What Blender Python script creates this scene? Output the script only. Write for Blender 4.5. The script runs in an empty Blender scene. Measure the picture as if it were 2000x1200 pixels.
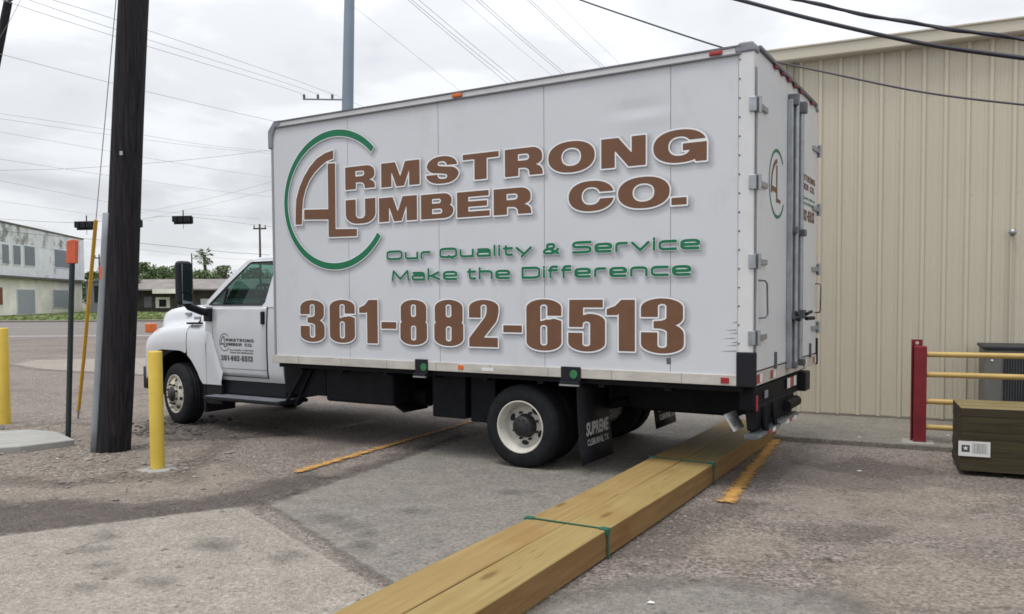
import bpy, bmesh, math, random
import numpy as np
from mathutils import Vector, Matrix
random.seed(7); RNG = np.random.default_rng(3)
sc = bpy.context.scene
R = math.radians

# ------------------------------------------------------------ camera
F, PITCH, ROLL, CY, CH = 1589.14, 0.0390, -0.0060, 643.45, 1.5675
cam_d = bpy.data.cameras.new('camera'); cam = bpy.data.objects.new('camera', cam_d)
sc.collection.objects.link(cam); sc.camera = cam
cam_d.sensor_width = 36; cam_d.lens = 36 * F / 2000
cam_d.shift_y = (CY - 600) / 2000
cam_d.clip_start = 0.05; cam_d.clip_end = 3000
cam.matrix_world = Matrix.Translation((0, 0, CH)) @ Matrix.Rotation(math.pi / 2 - PITCH, 4, 'X') @ Matrix.Rotation(ROLL, 4, 'Z')

# ------------------------------------------------------------ light
SUN_EL, SUN_AZ = 72, 222          # azimuth clockwise from +Y
sun_d = bpy.data.lights.new('sun', 'SUN'); sun = bpy.data.objects.new('sun', sun_d)
sc.collection.objects.link(sun)
sun_d.energy = 2.0; sun_d.angle = R(20); sun_d.color = (1, .97, .92)
sv = Vector((math.sin(R(SUN_AZ)) * math.cos(R(SUN_EL)), math.cos(R(SUN_AZ)) * math.cos(R(SUN_EL)), math.sin(R(SUN_EL))))
sun.rotation_euler = sv.to_track_quat('Z', 'Y').to_euler()
w = bpy.data.worlds.new('World'); sc.world = w; w.use_nodes = True
nt = w.node_tree; N = nt.nodes; LK = nt.links; N.clear()
out = N.new('ShaderNodeOutputWorld'); bg = N.new('ShaderNodeBackground'); bg.inputs[1].default_value = 0.1
sky = N.new('ShaderNodeTexSky'); sky.sky_type = 'NISHITA'; sky.sun_disc = False
sky.sun_elevation = R(SUN_EL); sky.sun_rotation = R(SUN_AZ)
tc = N.new('ShaderNodeTexCoord')
# cloud layer: project the direction onto a flat cloud deck
sep = N.new('ShaderNodeSeparateXYZ'); LK.new(tc.outputs['Generated'], sep.inputs[0])
mz = N.new('ShaderNodeMath'); mz.operation = 'MAXIMUM'; mz.inputs[1].default_value = 0.0; LK.new(sep.outputs[2], mz.inputs[0])
az = N.new('ShaderNodeMath'); az.operation = 'ADD'; az.inputs[1].default_value = 0.22; LK.new(mz.outputs[0], az.inputs[0])
vd = N.new('ShaderNodeVectorMath'); vd.operation = 'DIVIDE'; LK.new(tc.outputs['Generated'], vd.inputs[0])
cb = N.new('ShaderNodeCombineXYZ')
for i in range(3): LK.new(az.outputs[0], cb.inputs[i])
LK.new(cb.outputs[0], vd.inputs[1])
n1 = N.new('ShaderNodeTexNoise'); n1.inputs['Scale'].default_value = 1.7; n1.inputs['Detail'].default_value = 7; n1.inputs['Roughness'].default_value = .52; n1.inputs['Distortion'].default_value = .3
LK.new(vd.outputs[0], n1.inputs['Vector'])
r1 = N.new('ShaderNodeValToRGB'); r1.color_ramp.interpolation = 'EASE'
SKYC = [(0.30, (6.5, 6.75, 7.15)), (0.46, (7.7, 7.88, 8.2)), (0.56, (8.9, 9.1, 9.4)), (0.70, (10.2, 10.3, 10.4))]
# ramp colours are stored /12 and scaled back up
e = r1.color_ramp.elements
e[0].position = SKYC[0][0]; e[0].color = (*[c / 12 for c in SKYC[0][1]], 1)
e[1].position = SKYC[3][0]; e[1].color = (*[c / 12 for c in SKYC[3][1]], 1)
for p, c in SKYC[1:3]:
    q = e.new(p); q.color = (*[k / 12 for k in c], 1)
LK.new(n1.outputs[0], r1.inputs[0])
# overcast sky is dimmer at the horizon and brighter to the zenith
mr = N.new('ShaderNodeMapRange'); mr.inputs[1].default_value = .12; mr.inputs[2].default_value = .85; mr.inputs[3].default_value = 11.9; mr.inputs[4].default_value = 23.0
LK.new(mz.outputs[0], mr.inputs[0])
sc1 = N.new('ShaderNodeVectorMath'); sc1.operation = 'SCALE'; LK.new(r1.outputs[0], sc1.inputs[0]); LK.new(mr.outputs[0], sc1.inputs['Scale'])
mx = N.new('ShaderNodeMix'); mx.data_type = 'RGBA'; mx.inputs[0].default_value = .93
LK.new(sky.outputs[0], mx.inputs[6]); LK.new(sc1.outputs[0], mx.inputs[7])
LK.new(mx.outputs[2], bg.inputs[0]); LK.new(bg.outputs[0], out.inputs[0])
sc.view_settings.view_transform = 'Standard'; sc.view_settings.look = 'None'; sc.view_settings.exposure = 0.0; sc.view_settings.gamma = 1
sc.cycles.filter_width = 1.65; sc.cycles.max_bounces = 8; sc.cycles.transparent_max_bounces = 16

# ------------------------------------------------------------ measuring helpers (photo pixel, 2000x1200 -> world)
def ray(u, v):
    u -= 1000; v -= CY; cr, sr = math.cos(ROLL), math.sin(ROLL)
    uu = cr * u + sr * v; vv = -sr * u + cr * v
    d = (uu / F, 1, -vv / F); c, s = math.cos(PITCH), math.sin(PITCH)
    return Vector((d[0], d[1] * c + d[2] * s, -d[1] * s + d[2] * c))
def G(u, v, z=0.0):
    D = ray(u, v); t = (z - CH) / D.z
    return Vector((0, 0, CH)) + D * t
def at(u, v, Y):
    D = ray(u, v); return Vector((0, 0, CH)) + D * (Y / D.y)

# ------------------------------------------------------------ materials
def mat(name, col, rough=.6, metal=0.0, var=.12, vscale=4.0, bump=0.0, bscale=60.0, spec=.4, col2=None, streak=None, coat=0.0, dirt=None):
    m = bpy.data.materials.new(name); m.use_nodes = True
    t = m.node_tree; b = t.nodes['Principled BSDF']; L = t.links.new
    b.inputs['Roughness'].default_value = rough; b.inputs['Metallic'].default_value = metal
    b.inputs['Specular IOR Level'].default_value = spec; b.inputs['Coat Weight'].default_value = coat
    tcn = t.nodes.new('ShaderNodeTexCoord'); mp = t.nodes.new('ShaderNodeMapping'); L(tcn.outputs['Object'], mp.inputs[0])
    if streak: mp.inputs['Scale'].default_value = streak
    ns = t.nodes.new('ShaderNodeTexNoise'); ns.inputs['Scale'].default_value = vscale; ns.inputs['Detail'].default_value = 8; ns.inputs['Roughness'].default_value = .6
    L(mp.outputs[0], ns.inputs['Vector'])
    rp = t.nodes.new('ShaderNodeValToRGB')
    c2 = col2 or tuple(c * (1 - var * 1.5) for c in col)
    c1 = col if col2 else tuple(min(1, c * (1 + var * .6)) for c in col)
    rp.color_ramp.elements[0].position = .32; rp.color_ramp.elements[0].color = (*c2, 1)
    rp.color_ramp.elements[1].position = .68; rp.color_ramp.elements[1].color = (*c1, 1)
    L(ns.outputs[0], rp.inputs[0]); src = rp.outputs[0]
    if dirt:   # dirt = (colour, scale, lo, hi, streak)
        n2 = t.nodes.new('ShaderNodeTexNoise'); n2.inputs['Scale'].default_value = dirt[1]; n2.inputs['Detail'].default_value = 10; n2.inputs['Roughness'].default_value = .7
        mp2 = t.nodes.new('ShaderNodeMapping'); L(tcn.outputs['Object'], mp2.inputs[0])
        if len(dirt) > 4: mp2.inputs['Scale'].default_value = dirt[4]
        mp2.inputs['Location'].default_value = (3.1, 7.7, 1.3)
        L(mp2.outputs[0], n2.inputs['Vector'])
        mr_ = t.nodes.new('ShaderNodeMapRange'); mr_.inputs[1].default_value = dirt[2]; mr_.inputs[2].default_value = dirt[3]
        L(n2.outputs[0], mr_.inputs[0])
        mxx = t.nodes.new('ShaderNodeMix'); mxx.data_type = 'RGBA'; L(mr_.outputs[0], mxx.inputs[0]); L(src, mxx.inputs[6]); mxx.inputs[7].default_value = (*dirt[0], 1)
        src = mxx.outputs[2]
    L(src, b.inputs['Base Color'])
    if bump:
        n3 = t.nodes.new('ShaderNodeTexNoise'); n3.inputs['Scale'].default_value = bscale; n3.inputs['Detail'].default_value = 6
        L(mp.outputs[0], n3.inputs['Vector'])
        bp = t.nodes.new('ShaderNodeBump'); bp.inputs['Strength'].default_value = min(1, bump); bp.inputs['Distance'].default_value = .02
        L(n3.outputs[0], bp.inputs['Height']); L(bp.outputs[0], b.inputs['Normal'])
    return m

def ground_mat(name, lo, hi, pebble, patch_col, patch_scale, spots=0.0, blotch=None, plo=.45, phi=.72, crack=0):
    m = bpy.data.materials.new(name); m.use_nodes = True
    t = m.node_tree; b = t.nodes['Principled BSDF']; L = t.links.new
    b.inputs['Roughness'].default_value = .93; b.inputs['Specular IOR Level'].default_value = .25
    tcn = t.nodes.new('ShaderNodeTexCoord'); O = tcn.outputs['Object']
    def noise(s, d=6, r=.6, dist=0):
        n = t.nodes.new('ShaderNodeTexNoise'); n.inputs['Scale'].default_value = s; n.inputs['Detail'].default_value = d; n.inputs['Roughness'].default_value = r; n.inputs['Distortion'].default_value = dist
        L(O, n.inputs['Vector']); return n.outputs[0]
    K_ = .80
    lo, hi, patch_col = (tuple(c_ * K_ for c_ in q) for q in (lo, hi, patch_col))
    if blotch: blotch = (*blotch[:3], tuple(c_ * K_ for c_ in blotch[3]))
    def mrange(src, a, c, x=0, y=1):
        k = t.nodes.new('ShaderNodeMapRange'); k.inputs[1].default_value = a; k.inputs[2].default_value = c; k.inputs[3].default_value = x; k.inputs[4].default_value = y
        L(src, k.inputs[0]); return k.outputs[0]
    def mix(fac, a, c, mode='MIX'):
        k = t.nodes.new('ShaderNodeMix'); k.data_type = 'RGBA'; k.blend_type = mode
        for s, q in ((0, fac), (6, a), (7, c)):
            if isinstance(q, (tuple, float, int)): k.inputs[s].default_value = q if not isinstance(q, tuple) else (*q, 1)
            else: L(q, k.inputs[s])
        return k.outputs[2]
    vo = t.nodes.new('ShaderNodeTexVoronoi'); vo.inputs['Scale'].default_value = pebble; vo.inputs['Randomness'].default_value = 1; L(O, vo.inputs['Vector'])
    sx = t.nodes.new('ShaderNodeSeparateColor'); L(vo.outputs['Color'], sx.inputs[0])
    rp = t.nodes.new('ShaderNodeValToRGB'); el = rp.color_ramp.elements
    el[0].color = (*lo, 1); el[1].color = (*hi, 1); el[0].position = 0; el[1].position = 1
    L(sx.outputs[0], rp.inputs[0])
    c = rp.outputs[0]
    c = mix(mrange(noise(patch_scale, 8, .62, .4), plo, phi), c, patch_col)
    # a paler fine dust film and medium mottling
    c = mix(mrange(noise(3.1, 8, .7), .3, .75, 0, .42), c, tuple(k * .62 for k in patch_col), 'MIX')
    c = mix(.8, c, mix(mrange(noise(34, 5, .75), .3, .7), (.50, .50, .50), (1.42, 1.41, 1.39)), 'MULTIPLY')
    c = mix(.6, c, mix(mrange(noise(7, 6, .7), .3, .7), (.74, .73, .72), (1.24, 1.24, 1.24)), 'MULTIPLY')
    c = mix(mrange(noise(21, 3, .5), .665, .70, 0, spots * .9), c, tuple(k * .40 for k in lo))
    if crack:
        ve = t.nodes.new('ShaderNodeTexVoronoi'); ve.feature = 'DISTANCE_TO_EDGE'; ve.inputs['Scale'].default_value = crack
        dn = t.nodes.new('ShaderNodeTexNoise'); dn.inputs['Scale'].default_value = 3; dn.inputs['Detail'].default_value = 6; L(O, dn.inputs['Vector'])
        av = t.nodes.new('ShaderNodeMix'); av.data_type = 'VECTOR'; av.inputs[0].default_value = .18; L(O, av.inputs[4]); L(dn.outputs['Color'], av.inputs[5]); L(av.outputs[1], ve.inputs['Vector'])
        cm = t.nodes.new('ShaderNodeMath'); cm.operation = 'MULTIPLY'; L(mrange(ve.outputs['Distance'], .004, .009, .75, 0), cm.inputs[0]); L(mrange(noise(.6, 3, .5), .5, .6), cm.inputs[1])
        c = mix(cm.outputs[0], c, tuple(k * .4 for k in lo))
    if spots:
        c = mix(mrange(noise(9, 3, .5), .66, .72, 0, spots), c, tuple(k * .35 for k in lo))
    if blotch:
        c = mix(mrange(noise(blotch[0], 5, .55, 1.0), blotch[1], blotch[1] + .1, 0, blotch[2]), c, blotch[3])
    L(c, b.inputs['Base Color'])
    bp = t.nodes.new('ShaderNodeBump'); bp.inputs['Strength'].default_value = .55; bp.inputs['Distance'].default_value = .012
    inv = mrange(vo.outputs['Distance'], 0, .8, 1, 0)
    L(inv, bp.inputs['Height'])
    b2 = t.nodes.new('ShaderNodeBump'); b2.inputs['Strength'].default_value = .5; b2.inputs['Distance'].default_value = .05
    L(noise(5, 8, .65), b2.inputs['Height']); L(bp.outputs[0], b2.inputs['Normal']); L(b2.outputs[0], b.inputs['Normal'])
    return m

def wood_mat(name, c1, c2, scale=(1.2, 26, 26), rough=.75, knots=True, dark=(.05, .03, .015)):
    m = bpy.data.materials.new(name); m.use_nodes = True
    t = m.node_tree; b = t.nodes['Principled BSDF']; L = t.links.new
    b.inputs['Roughness'].default_value = rough; b.inputs['Specular IOR Level'].default_value = .25
    tcn = t.nodes.new('ShaderNodeTexCoord'); oi = t.nodes.new('ShaderNodeObjectInfo')
    ad = t.nodes.new('ShaderNodeVectorMath'); ad.operation = 'ADD'
    ml = t.nodes.new('ShaderNodeVectorMath'); ml.operation = 'SCALE'; ml.inputs['Scale'].default_value = 13.0
    cbx = t.nodes.new('ShaderNodeCombineXYZ')
    for i in range(3): L(oi.outputs['Random'], cbx.inputs[i])
    L(cbx.outputs[0], ml.inputs[0]); L(tcn.outputs['Object'], ad.inputs[0]); L(ml.outputs[0], ad.inputs[1])
    mp = t.nodes.new('ShaderNodeMapping'); mp.inputs['Scale'].default_value = scale; L(ad.outputs[0], mp.inputs[0])
    ns = t.nodes.new('ShaderNodeTexNoise'); ns.inputs['Scale'].default_value = 1; ns.inputs['Detail'].default_value = 9; ns.inputs['Roughness'].default_value = .65; ns.inputs['Distortion'].default_value = .6
    L(mp.outputs[0], ns.inputs['Vector'])
    rp = t.nodes.new('ShaderNodeValToRGB'); rp.color_ramp.elements[0].position = .3; rp.color_ramp.elements[1].position = .66
    rp.color_ramp.elements[0].color = (*c2, 1); rp.color_ramp.elements[1].color = (*c1, 1); L(ns.outputs[0], rp.inputs[0])
    src = rp.outputs[0]
    n2 = t.nodes.new('ShaderNodeTexNoise'); n2.inputs['Scale'].default_value = 2.2; n2.inputs['Detail'].default_value = 5; L(ad.outputs[0], n2.inputs['Vector'])
    k = t.nodes.new('ShaderNodeMapRange'); k.inputs[1].default_value = .5; k.inputs[2].default_value = .75; k.inputs[4].default_value = .55; L(n2.outputs[0], k.inputs[0])
    mx1 = t.nodes.new('ShaderNodeMix'); mx1.data_type = 'RGBA'; L(k.outputs[0], mx1.inputs[0]); L(src, mx1.inputs[6]); mx1.inputs[7].default_value = (c2[0] * 1.0, c2[1] * .72, c2[2] * .5, 1)
    src = mx1.outputs[2]
    vk = t.nodes.new('ShaderNodeTexVoronoi'); vk.inputs['Scale'].default_value = 1; mk = t.nodes.new('ShaderNodeMapping'); mk.inputs['Scale'].default_value = (1.1, 3.6, 3.6); L(ad.outputs[0], mk.inputs[0]); L(mk.outputs[0], vk.inputs['Vector'])
    kk = t.nodes.new('ShaderNodeMapRange'); kk.inputs[1].default_value = .05; kk.inputs[2].default_value = .11; kk.inputs[3].default_value = .75; kk.inputs[4].default_value = 0; L(vk.outputs['Distance'], kk.inputs[0])
    mxk = t.nodes.new('ShaderNodeMix'); mxk.data_type = 'RGBA'; L(kk.outputs[0], mxk.inputs[0]); L(src, mxk.inputs[6]); mxk.inputs[7].default_value = (c2[0] * .55, c2[1] * .42, c2[2] * .35, 1)
    src = mxk.outputs[2]
    if knots:   # drying checks: thin dark lines along the grain
        mp3 = t.nodes.new('ShaderNodeMapping'); mp3.inputs['Scale'].default_value = (2.3, 60, 60); L(ad.outputs[0], mp3.inputs[0])
        n4 = t.nodes.new('ShaderNodeTexNoise'); n4.inputs['Scale'].default_value = 1; n4.inputs['Detail'].default_value = 2; L(mp3.outputs[0], n4.inputs['Vector'])
        k4 = t.nodes.new('ShaderNodeMapRange'); k4.inputs[1].default_value = .69; k4.inputs[2].default_value = .75; k4.inputs[4].default_value = .7; L(n4.outputs[0], k4.inputs[0])
        mx4 = t.nodes.new('ShaderNodeMix'); mx4.data_type = 'RGBA'; L(k4.outputs[0], mx4.inputs[0]); L(src, mx4.inputs[6]); mx4.inputs[7].default_value = (*dark, 1)
        src = mx4.outputs[2]
    L(src, b.inputs['Base Color'])
    bp = t.nodes.new('ShaderNodeBump'); bp.inputs['Strength'].default_value = .35; bp.inputs['Distance'].default_value = .004
    L(ns.outputs[0], bp.inputs['Height']); L(bp.outputs[0], b.inputs['Normal'])
    return m

def glass_mat(name, tint, refl=.12):
    m = bpy.data.materials.new(name); m.use_nodes = True
    t = m.node_tree; t.nodes.clear(); L = t.links.new
    o = t.nodes.new('ShaderNodeOutputMaterial'); tr = t.nodes.new('ShaderNodeBsdfTransparent'); tr.inputs[0].default_value = (*tint, 1)
    gl = t.nodes.new('ShaderNodeBsdfGlossy'); gl.inputs['Roughness'].default_value = .03; gl.inputs[0].default_value = (.9, 1, .97, 1)
    fr = t.nodes.new('ShaderNodeLayerWeight'); pw = t.nodes.new('ShaderNodeMath'); pw.operation = 'POWER'; pw.inputs[1].default_value = 4; L(fr.outputs['Facing'], pw.inputs[0])
    ad = t.nodes.new('ShaderNodeMath'); ad.operation = 'MULTIPLY_ADD'; ad.inputs[1].default_value = .6; ad.inputs[2].default_value = refl; L(pw.outputs[0], ad.inputs[0])
    mxs = t.nodes.new('ShaderNodeMixShader'); L(ad.outputs[0], mxs.inputs[0]); L(tr.outputs[0], mxs.inputs[1]); L(gl.outputs[0], mxs.inputs[2]); L(mxs.outputs[0], o.inputs[0])
    return m

def veil_mat(name, col, alpha):      # translucent ink of the printed drop shadow on the truck wrap
    m = bpy.data.materials.new(name); m.use_nodes = True
    t = m.node_tree; t.nodes.clear(); L = t.links.new
    o = t.nodes.new('ShaderNodeOutputMaterial'); tr = t.nodes.new('ShaderNodeBsdfTransparent')
    d = t.nodes.new('ShaderNodeBsdfDiffuse'); d.inputs[0].default_value = (*col, 1)
    mxs = t.nodes.new('ShaderNodeMixShader'); mxs.inputs[0].default_value = alpha
    L(tr.outputs[0], mxs.inputs[1]); L(d.outputs[0], mxs.inputs[2]); L(mxs.outputs[0], o.inputs[0]); return m

M = {}
M['panel'] = mat('white_panel', (.545, .565, .60), .42, var=.025, vscale=1.5, bump=.10, bscale=2.5, spec=.35, dirt=((.40, .40, .39), 3.0, .56, .95, (.5, 3, .35)))
M['post'] = mat('white_frame_paint', (.58, .59, .60), .45, var=.03, vscale=6, dirt=((.36, .35, .33), 9, .60, .85, (1, 1, .5)))
M['cabwhite'] = mat('cab_white_paint', (.55, .57, .60), .22, var=.02, vscale=3, spec=.5, coat=.5, dirt=((.45, .44, .42), 3.5, .68, .95))
M['rail'] = mat('aluminium_rail', (.52, .50, .46), .5, metal=.25, var=.1, vscale=5, dirt=((.33, .31, .27), 6, .5, .8, (.4, 1, 3)))
M['toprail'] = mat('top_rail', (.56, .56, .57), .45, metal=.2, var=.06)
M['railline'] = mat('rail_lip', (.16, .16, .18), .5, metal=.5)
M['cap'] = mat('grey_cap', (.22, .23, .26), .55, var=.15, vscale=9)
M['post_grey'] = mat('grey_corner_post', (.33, .34, .36), .45, metal=.5, var=.05)
M['door'] = mat('rear_door_paint', (.57, .585, .605), .42, var=.03, vscale=2, dirt=((.45, .45, .44), 2.5, .58, .9, (1, 1, .4)))
M['steel'] = mat('galvanised_steel', (.36, .38, .40), .42, metal=.75, var=.15, vscale=10)
M['steel_dark'] = mat('dark_steel', (.13, .14, .15), .5, metal=.6, var=.2, vscale=12)
M['black'] = mat('black_chassis', (.008, .009, .012), .6, spec=.15, var=.3, vscale=6, dirt=((.028, .026, .024), 5, .6, .9))
M['rubber'] = mat('tyre_rubber', (.012, .013, .016), .78, spec=.2, var=.25, vscale=14, bump=.2, bscale=40, dirt=((.035, .033, .031), 6, .55, .9))
M['plastic'] = mat('black_plastic', (.011, .012, .017), .5, spec=.25, var=.15)
M['rimwhite'] = mat('white_wheel', (.52, .50, .45), .45, var=.08, vscale=9, dirt=((.20, .16, .11), 11, .56, .8))
M['rimrust'] = mat('worn_wheel', (.55, .52, .43), .5, var=.15, vscale=9, dirt=((.09, .07, .05), 13, .50, .66))
M['hub'] = mat('hub_black', (.018, .018, .02), .5)
M['brown'] = mat('brown_vinyl', (.150, .074, .042), .5, var=.06, vscale=8, spec=.3)
M['green'] = mat('green_vinyl', (.011, .150, .072), .45, var=.05, vscale=6, spec=.3)
M['outline'] = mat('white_vinyl_edge', (.71, .725, .75), .45, var=.01)
M['ink'] = mat('black_vinyl', (.05, .05, .055), .5, var=.05)
M['inkgrey'] = mat('grey_vinyl', (.16, .165, .17), .5, var=.05)
M['seam'] = mat('seam_dark', (.20, .21, .23), .6)
M['red_lens'] = mat('red_lens', (.30, .012, .02), .25, spec=.6)
M['amber_lens'] = mat('amber_lens', (.62, .13, .015), .25, spec=.6)
M['green_lens'] = mat('green_decal', (.03, .17, .06), .4)
M['clear'] = mat('white_reflector', (.72, .72, .73), .3)
M['glass'] = glass_mat('cab_glass', (.34, .52, .46), .04)
M['mirror'] = mat('mirror_face', (.22, .25, .28), .06, metal=1, var=0)  # metal colour darkened to stand in for dark surroundings in the reflection
M['interior'] = mat('cab_interior', (.05, .05, .055), .8)
M['yellow'] = mat('yellow_bollard', (.60, .43, .065), .6, var=.08, vscale=4, bump=.08, bscale=30, dirt=((.22, .15, .06), 13, .64, .70))
M['railyellow'] = mat('yellow_rail', (.50, .34, .115), .5, var=.1, vscale=7, dirt=((.20, .11, .05), 8, .66, .78))
M['redpaint'] = mat('red_post', (.20, .014, .022), .55, var=.2, vscale=5, dirt=((.085, .03, .025), 11, .60, .70))
M['linepaint'] = mat('worn_yellow_line', (.50, .27, .07), .85, var=.18, vscale=9, bump=.3, bscale=80, dirt=((.22, .19, .16), 22, .55, .66))
M['whiteline'] = mat('worn_white_line', (.45, .44, .42), .85, var=.15, vscale=2)
M['polewood'] = mat('pole_wood', (.037, .033, .035), .85, spec=.15, vscale=3, col2=(.009, .009, .012), streak=(16, 16, .8), bump=.9, bscale=9, dirt=((.06, .052, .05), 2.5, .6, .85, (3, 3, .8)))
M['guard'] = mat('grey_guard', (.22, .24, .26), .55, var=.08)
M['orange'] = mat('orange_plastic', (.62, .12, .055), .55, var=.12, vscale=12, dirt=((.30, .06, .04), 16, .6, .75))
M['greenpost'] = mat('dark_green_post', (.022, .034, .034), .5, var=.2)
M['guyyellow'] = mat('guy_guard_yellow', (.50, .27, .02), .5, var=.1, vscale=8)
M['wire'] = mat('wire_black', (.06, .06, .07), .6)
M['wiregrey'] = mat('wire_grey', (.34, .34, .36), .6)
M['thickwire'] = mat('cable_black', (.012, .012, .022), .55)
M['conc'] = mat('pad_concrete', (.30, .295, .275), .9, var=.1, vscale=5, bump=.3, bscale=50)
M['tan'] = mat('tan_siding', (.525, .482, .388), .5, var=.03, vscale=.5, spec=.35)
M['trim'] = mat('tan_gutter', (.51, .47, .385), .45, var=.04, vscale=2)
M['flash'] = mat('base_flashing', (.22, .20, .17), .7, var=.15)
M['steelpole'] = mat('steel_pole', (.20, .25, .31), .5, metal=.2, var=.06, vscale=.5)
M['insul'] = mat('insulator', (.14, .14, .17), .3)
M['acgrey'] = mat('unit_grey', (.135, .135, .125), .55, var=.1)
M['acdark'] = mat('unit_grille', (.02, .021, .026), .6)
M['stucco'] = mat('white_stucco', (.74, .755, .78), .9, vscale=.5, var=.08, bump=.2, bscale=8, dirt=((.17, .165, .16), .50, .57, .70, (1, 1, 1.2)))
M['stucco2'] = mat('cream_stucco', (.86, .82, .74), .9, vscale=.5, var=.12, dirt=((.24, .21, .18), .8, .62, .75))
M['shutter'] = mat('grey_shutter', (.16, .19, .22), .6, var=.12, vscale=3)
M['bluedoor'] = mat('grey_door', (.33, .36, .39), .6, var=.08)
M['redboard'] = mat('red_board', (.22, .07, .045), .8, var=.2)
M['darkledge'] = mat('dark_ledge', (.12, .11, .105), .8, var=.2)
M['roofgrey'] = mat('weathered_roof', (.225, .205, .195), .9, vscale=.6, var=.2, bump=.3, bscale=4)
M['greywall'] = mat('grey_wall', (.20, .20, .22), .85, var=.12, vscale=.6)
M['darkbrick'] = mat('dark_brick', (.10, .085, .08), .9, var=.3, vscale=1.0)
M['dark'] = mat('dark_opening', (.012, .012, .014), .7)
M['bark'] = mat('bark', (.09, .07, .055), .9, var=.3, vscale=6)
M['leaf_a'] = mat('leaf_dark', (.125, .188, .073), .6, vscale=.9, col2=(.069, .106, .044))
M['leaf_b'] = mat('leaf_mid', (.163, .225, .094), .6, vscale=.9, col2=(.088, .125, .056))
M['leaf_c'] = mat('leaf_pale', (.17, .20, .11), .6, vscale=.9, col2=(.09, .115, .06))
M['grass'] = mat('grass', (.085, .150, .030), .9, vscale=.25, col2=(.135, .135, .055))
M['stone'] = mat('stones', (.30, .27, .235), .9, vscale=3, col2=(.11, .10, .09), bump=.4, bscale=30)
M['paper'] = mat('scrap', (.62, .62, .60), .8, var=.1)
M['lumber'] = wood_mat('treated_lumber', (.285, .215, .086), (.225, .160, .060))
M['lumber_warm'] = wood_mat('treated_lumber_warm', (.290, .203, .082), (.22, .146, .053))
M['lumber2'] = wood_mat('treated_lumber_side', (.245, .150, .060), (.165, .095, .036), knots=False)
M['oldlumber'] = wood_mat('dark_treated_lumber', (.060, .047, .024), (.026, .021, .012), knots=False)
M['oldtop'] = wood_mat('dark_treated_top', (.21, .17, .08), (.135, .105, .047))
M['strap'] = mat('green_strap', (.012, .10, .065), .4)
M['ground'] = ground_mat('asphalt_aggregate', (.105, .086, .076), (.40, .348, .315), 60, (.308, .264, .233), .55, spots=.4, plo=.5, phi=.7, blotch=(.45, .55, .5, (.135, .112, .10)))
M['slab'] = ground_mat('old_concrete', (.29, .262, .230), (.47, .432, .385), 110, (.44, .398, .348), .8, spots=.75, blotch=(1.3, .58, .4, (.30, .265, .228)))
M['lane'] = ground_mat('grey_concrete', (.225, .208, .188), (.355, .333, .302), 150, (.32, .293, .26), .6, spots=.5, blotch=(1.5, .60, .35, (.19, .178, .165)))
M['road'] = ground_mat('road_asphalt', (.19, .172, .165), (.30, .275, .265), 40, (.26, .235, .225), .12)
M['dirt'] = ground_mat('dirt_gravel', (.09, .076, .065), (.42, .37, .32), 48, (.25, .208, .172), 1.6, spots=.6)
M['apron'] = ground_mat('walk_concrete', (.245, .225, .195), (.36, .335, .295), 130, (.30, .275, .24), 1.2)

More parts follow.
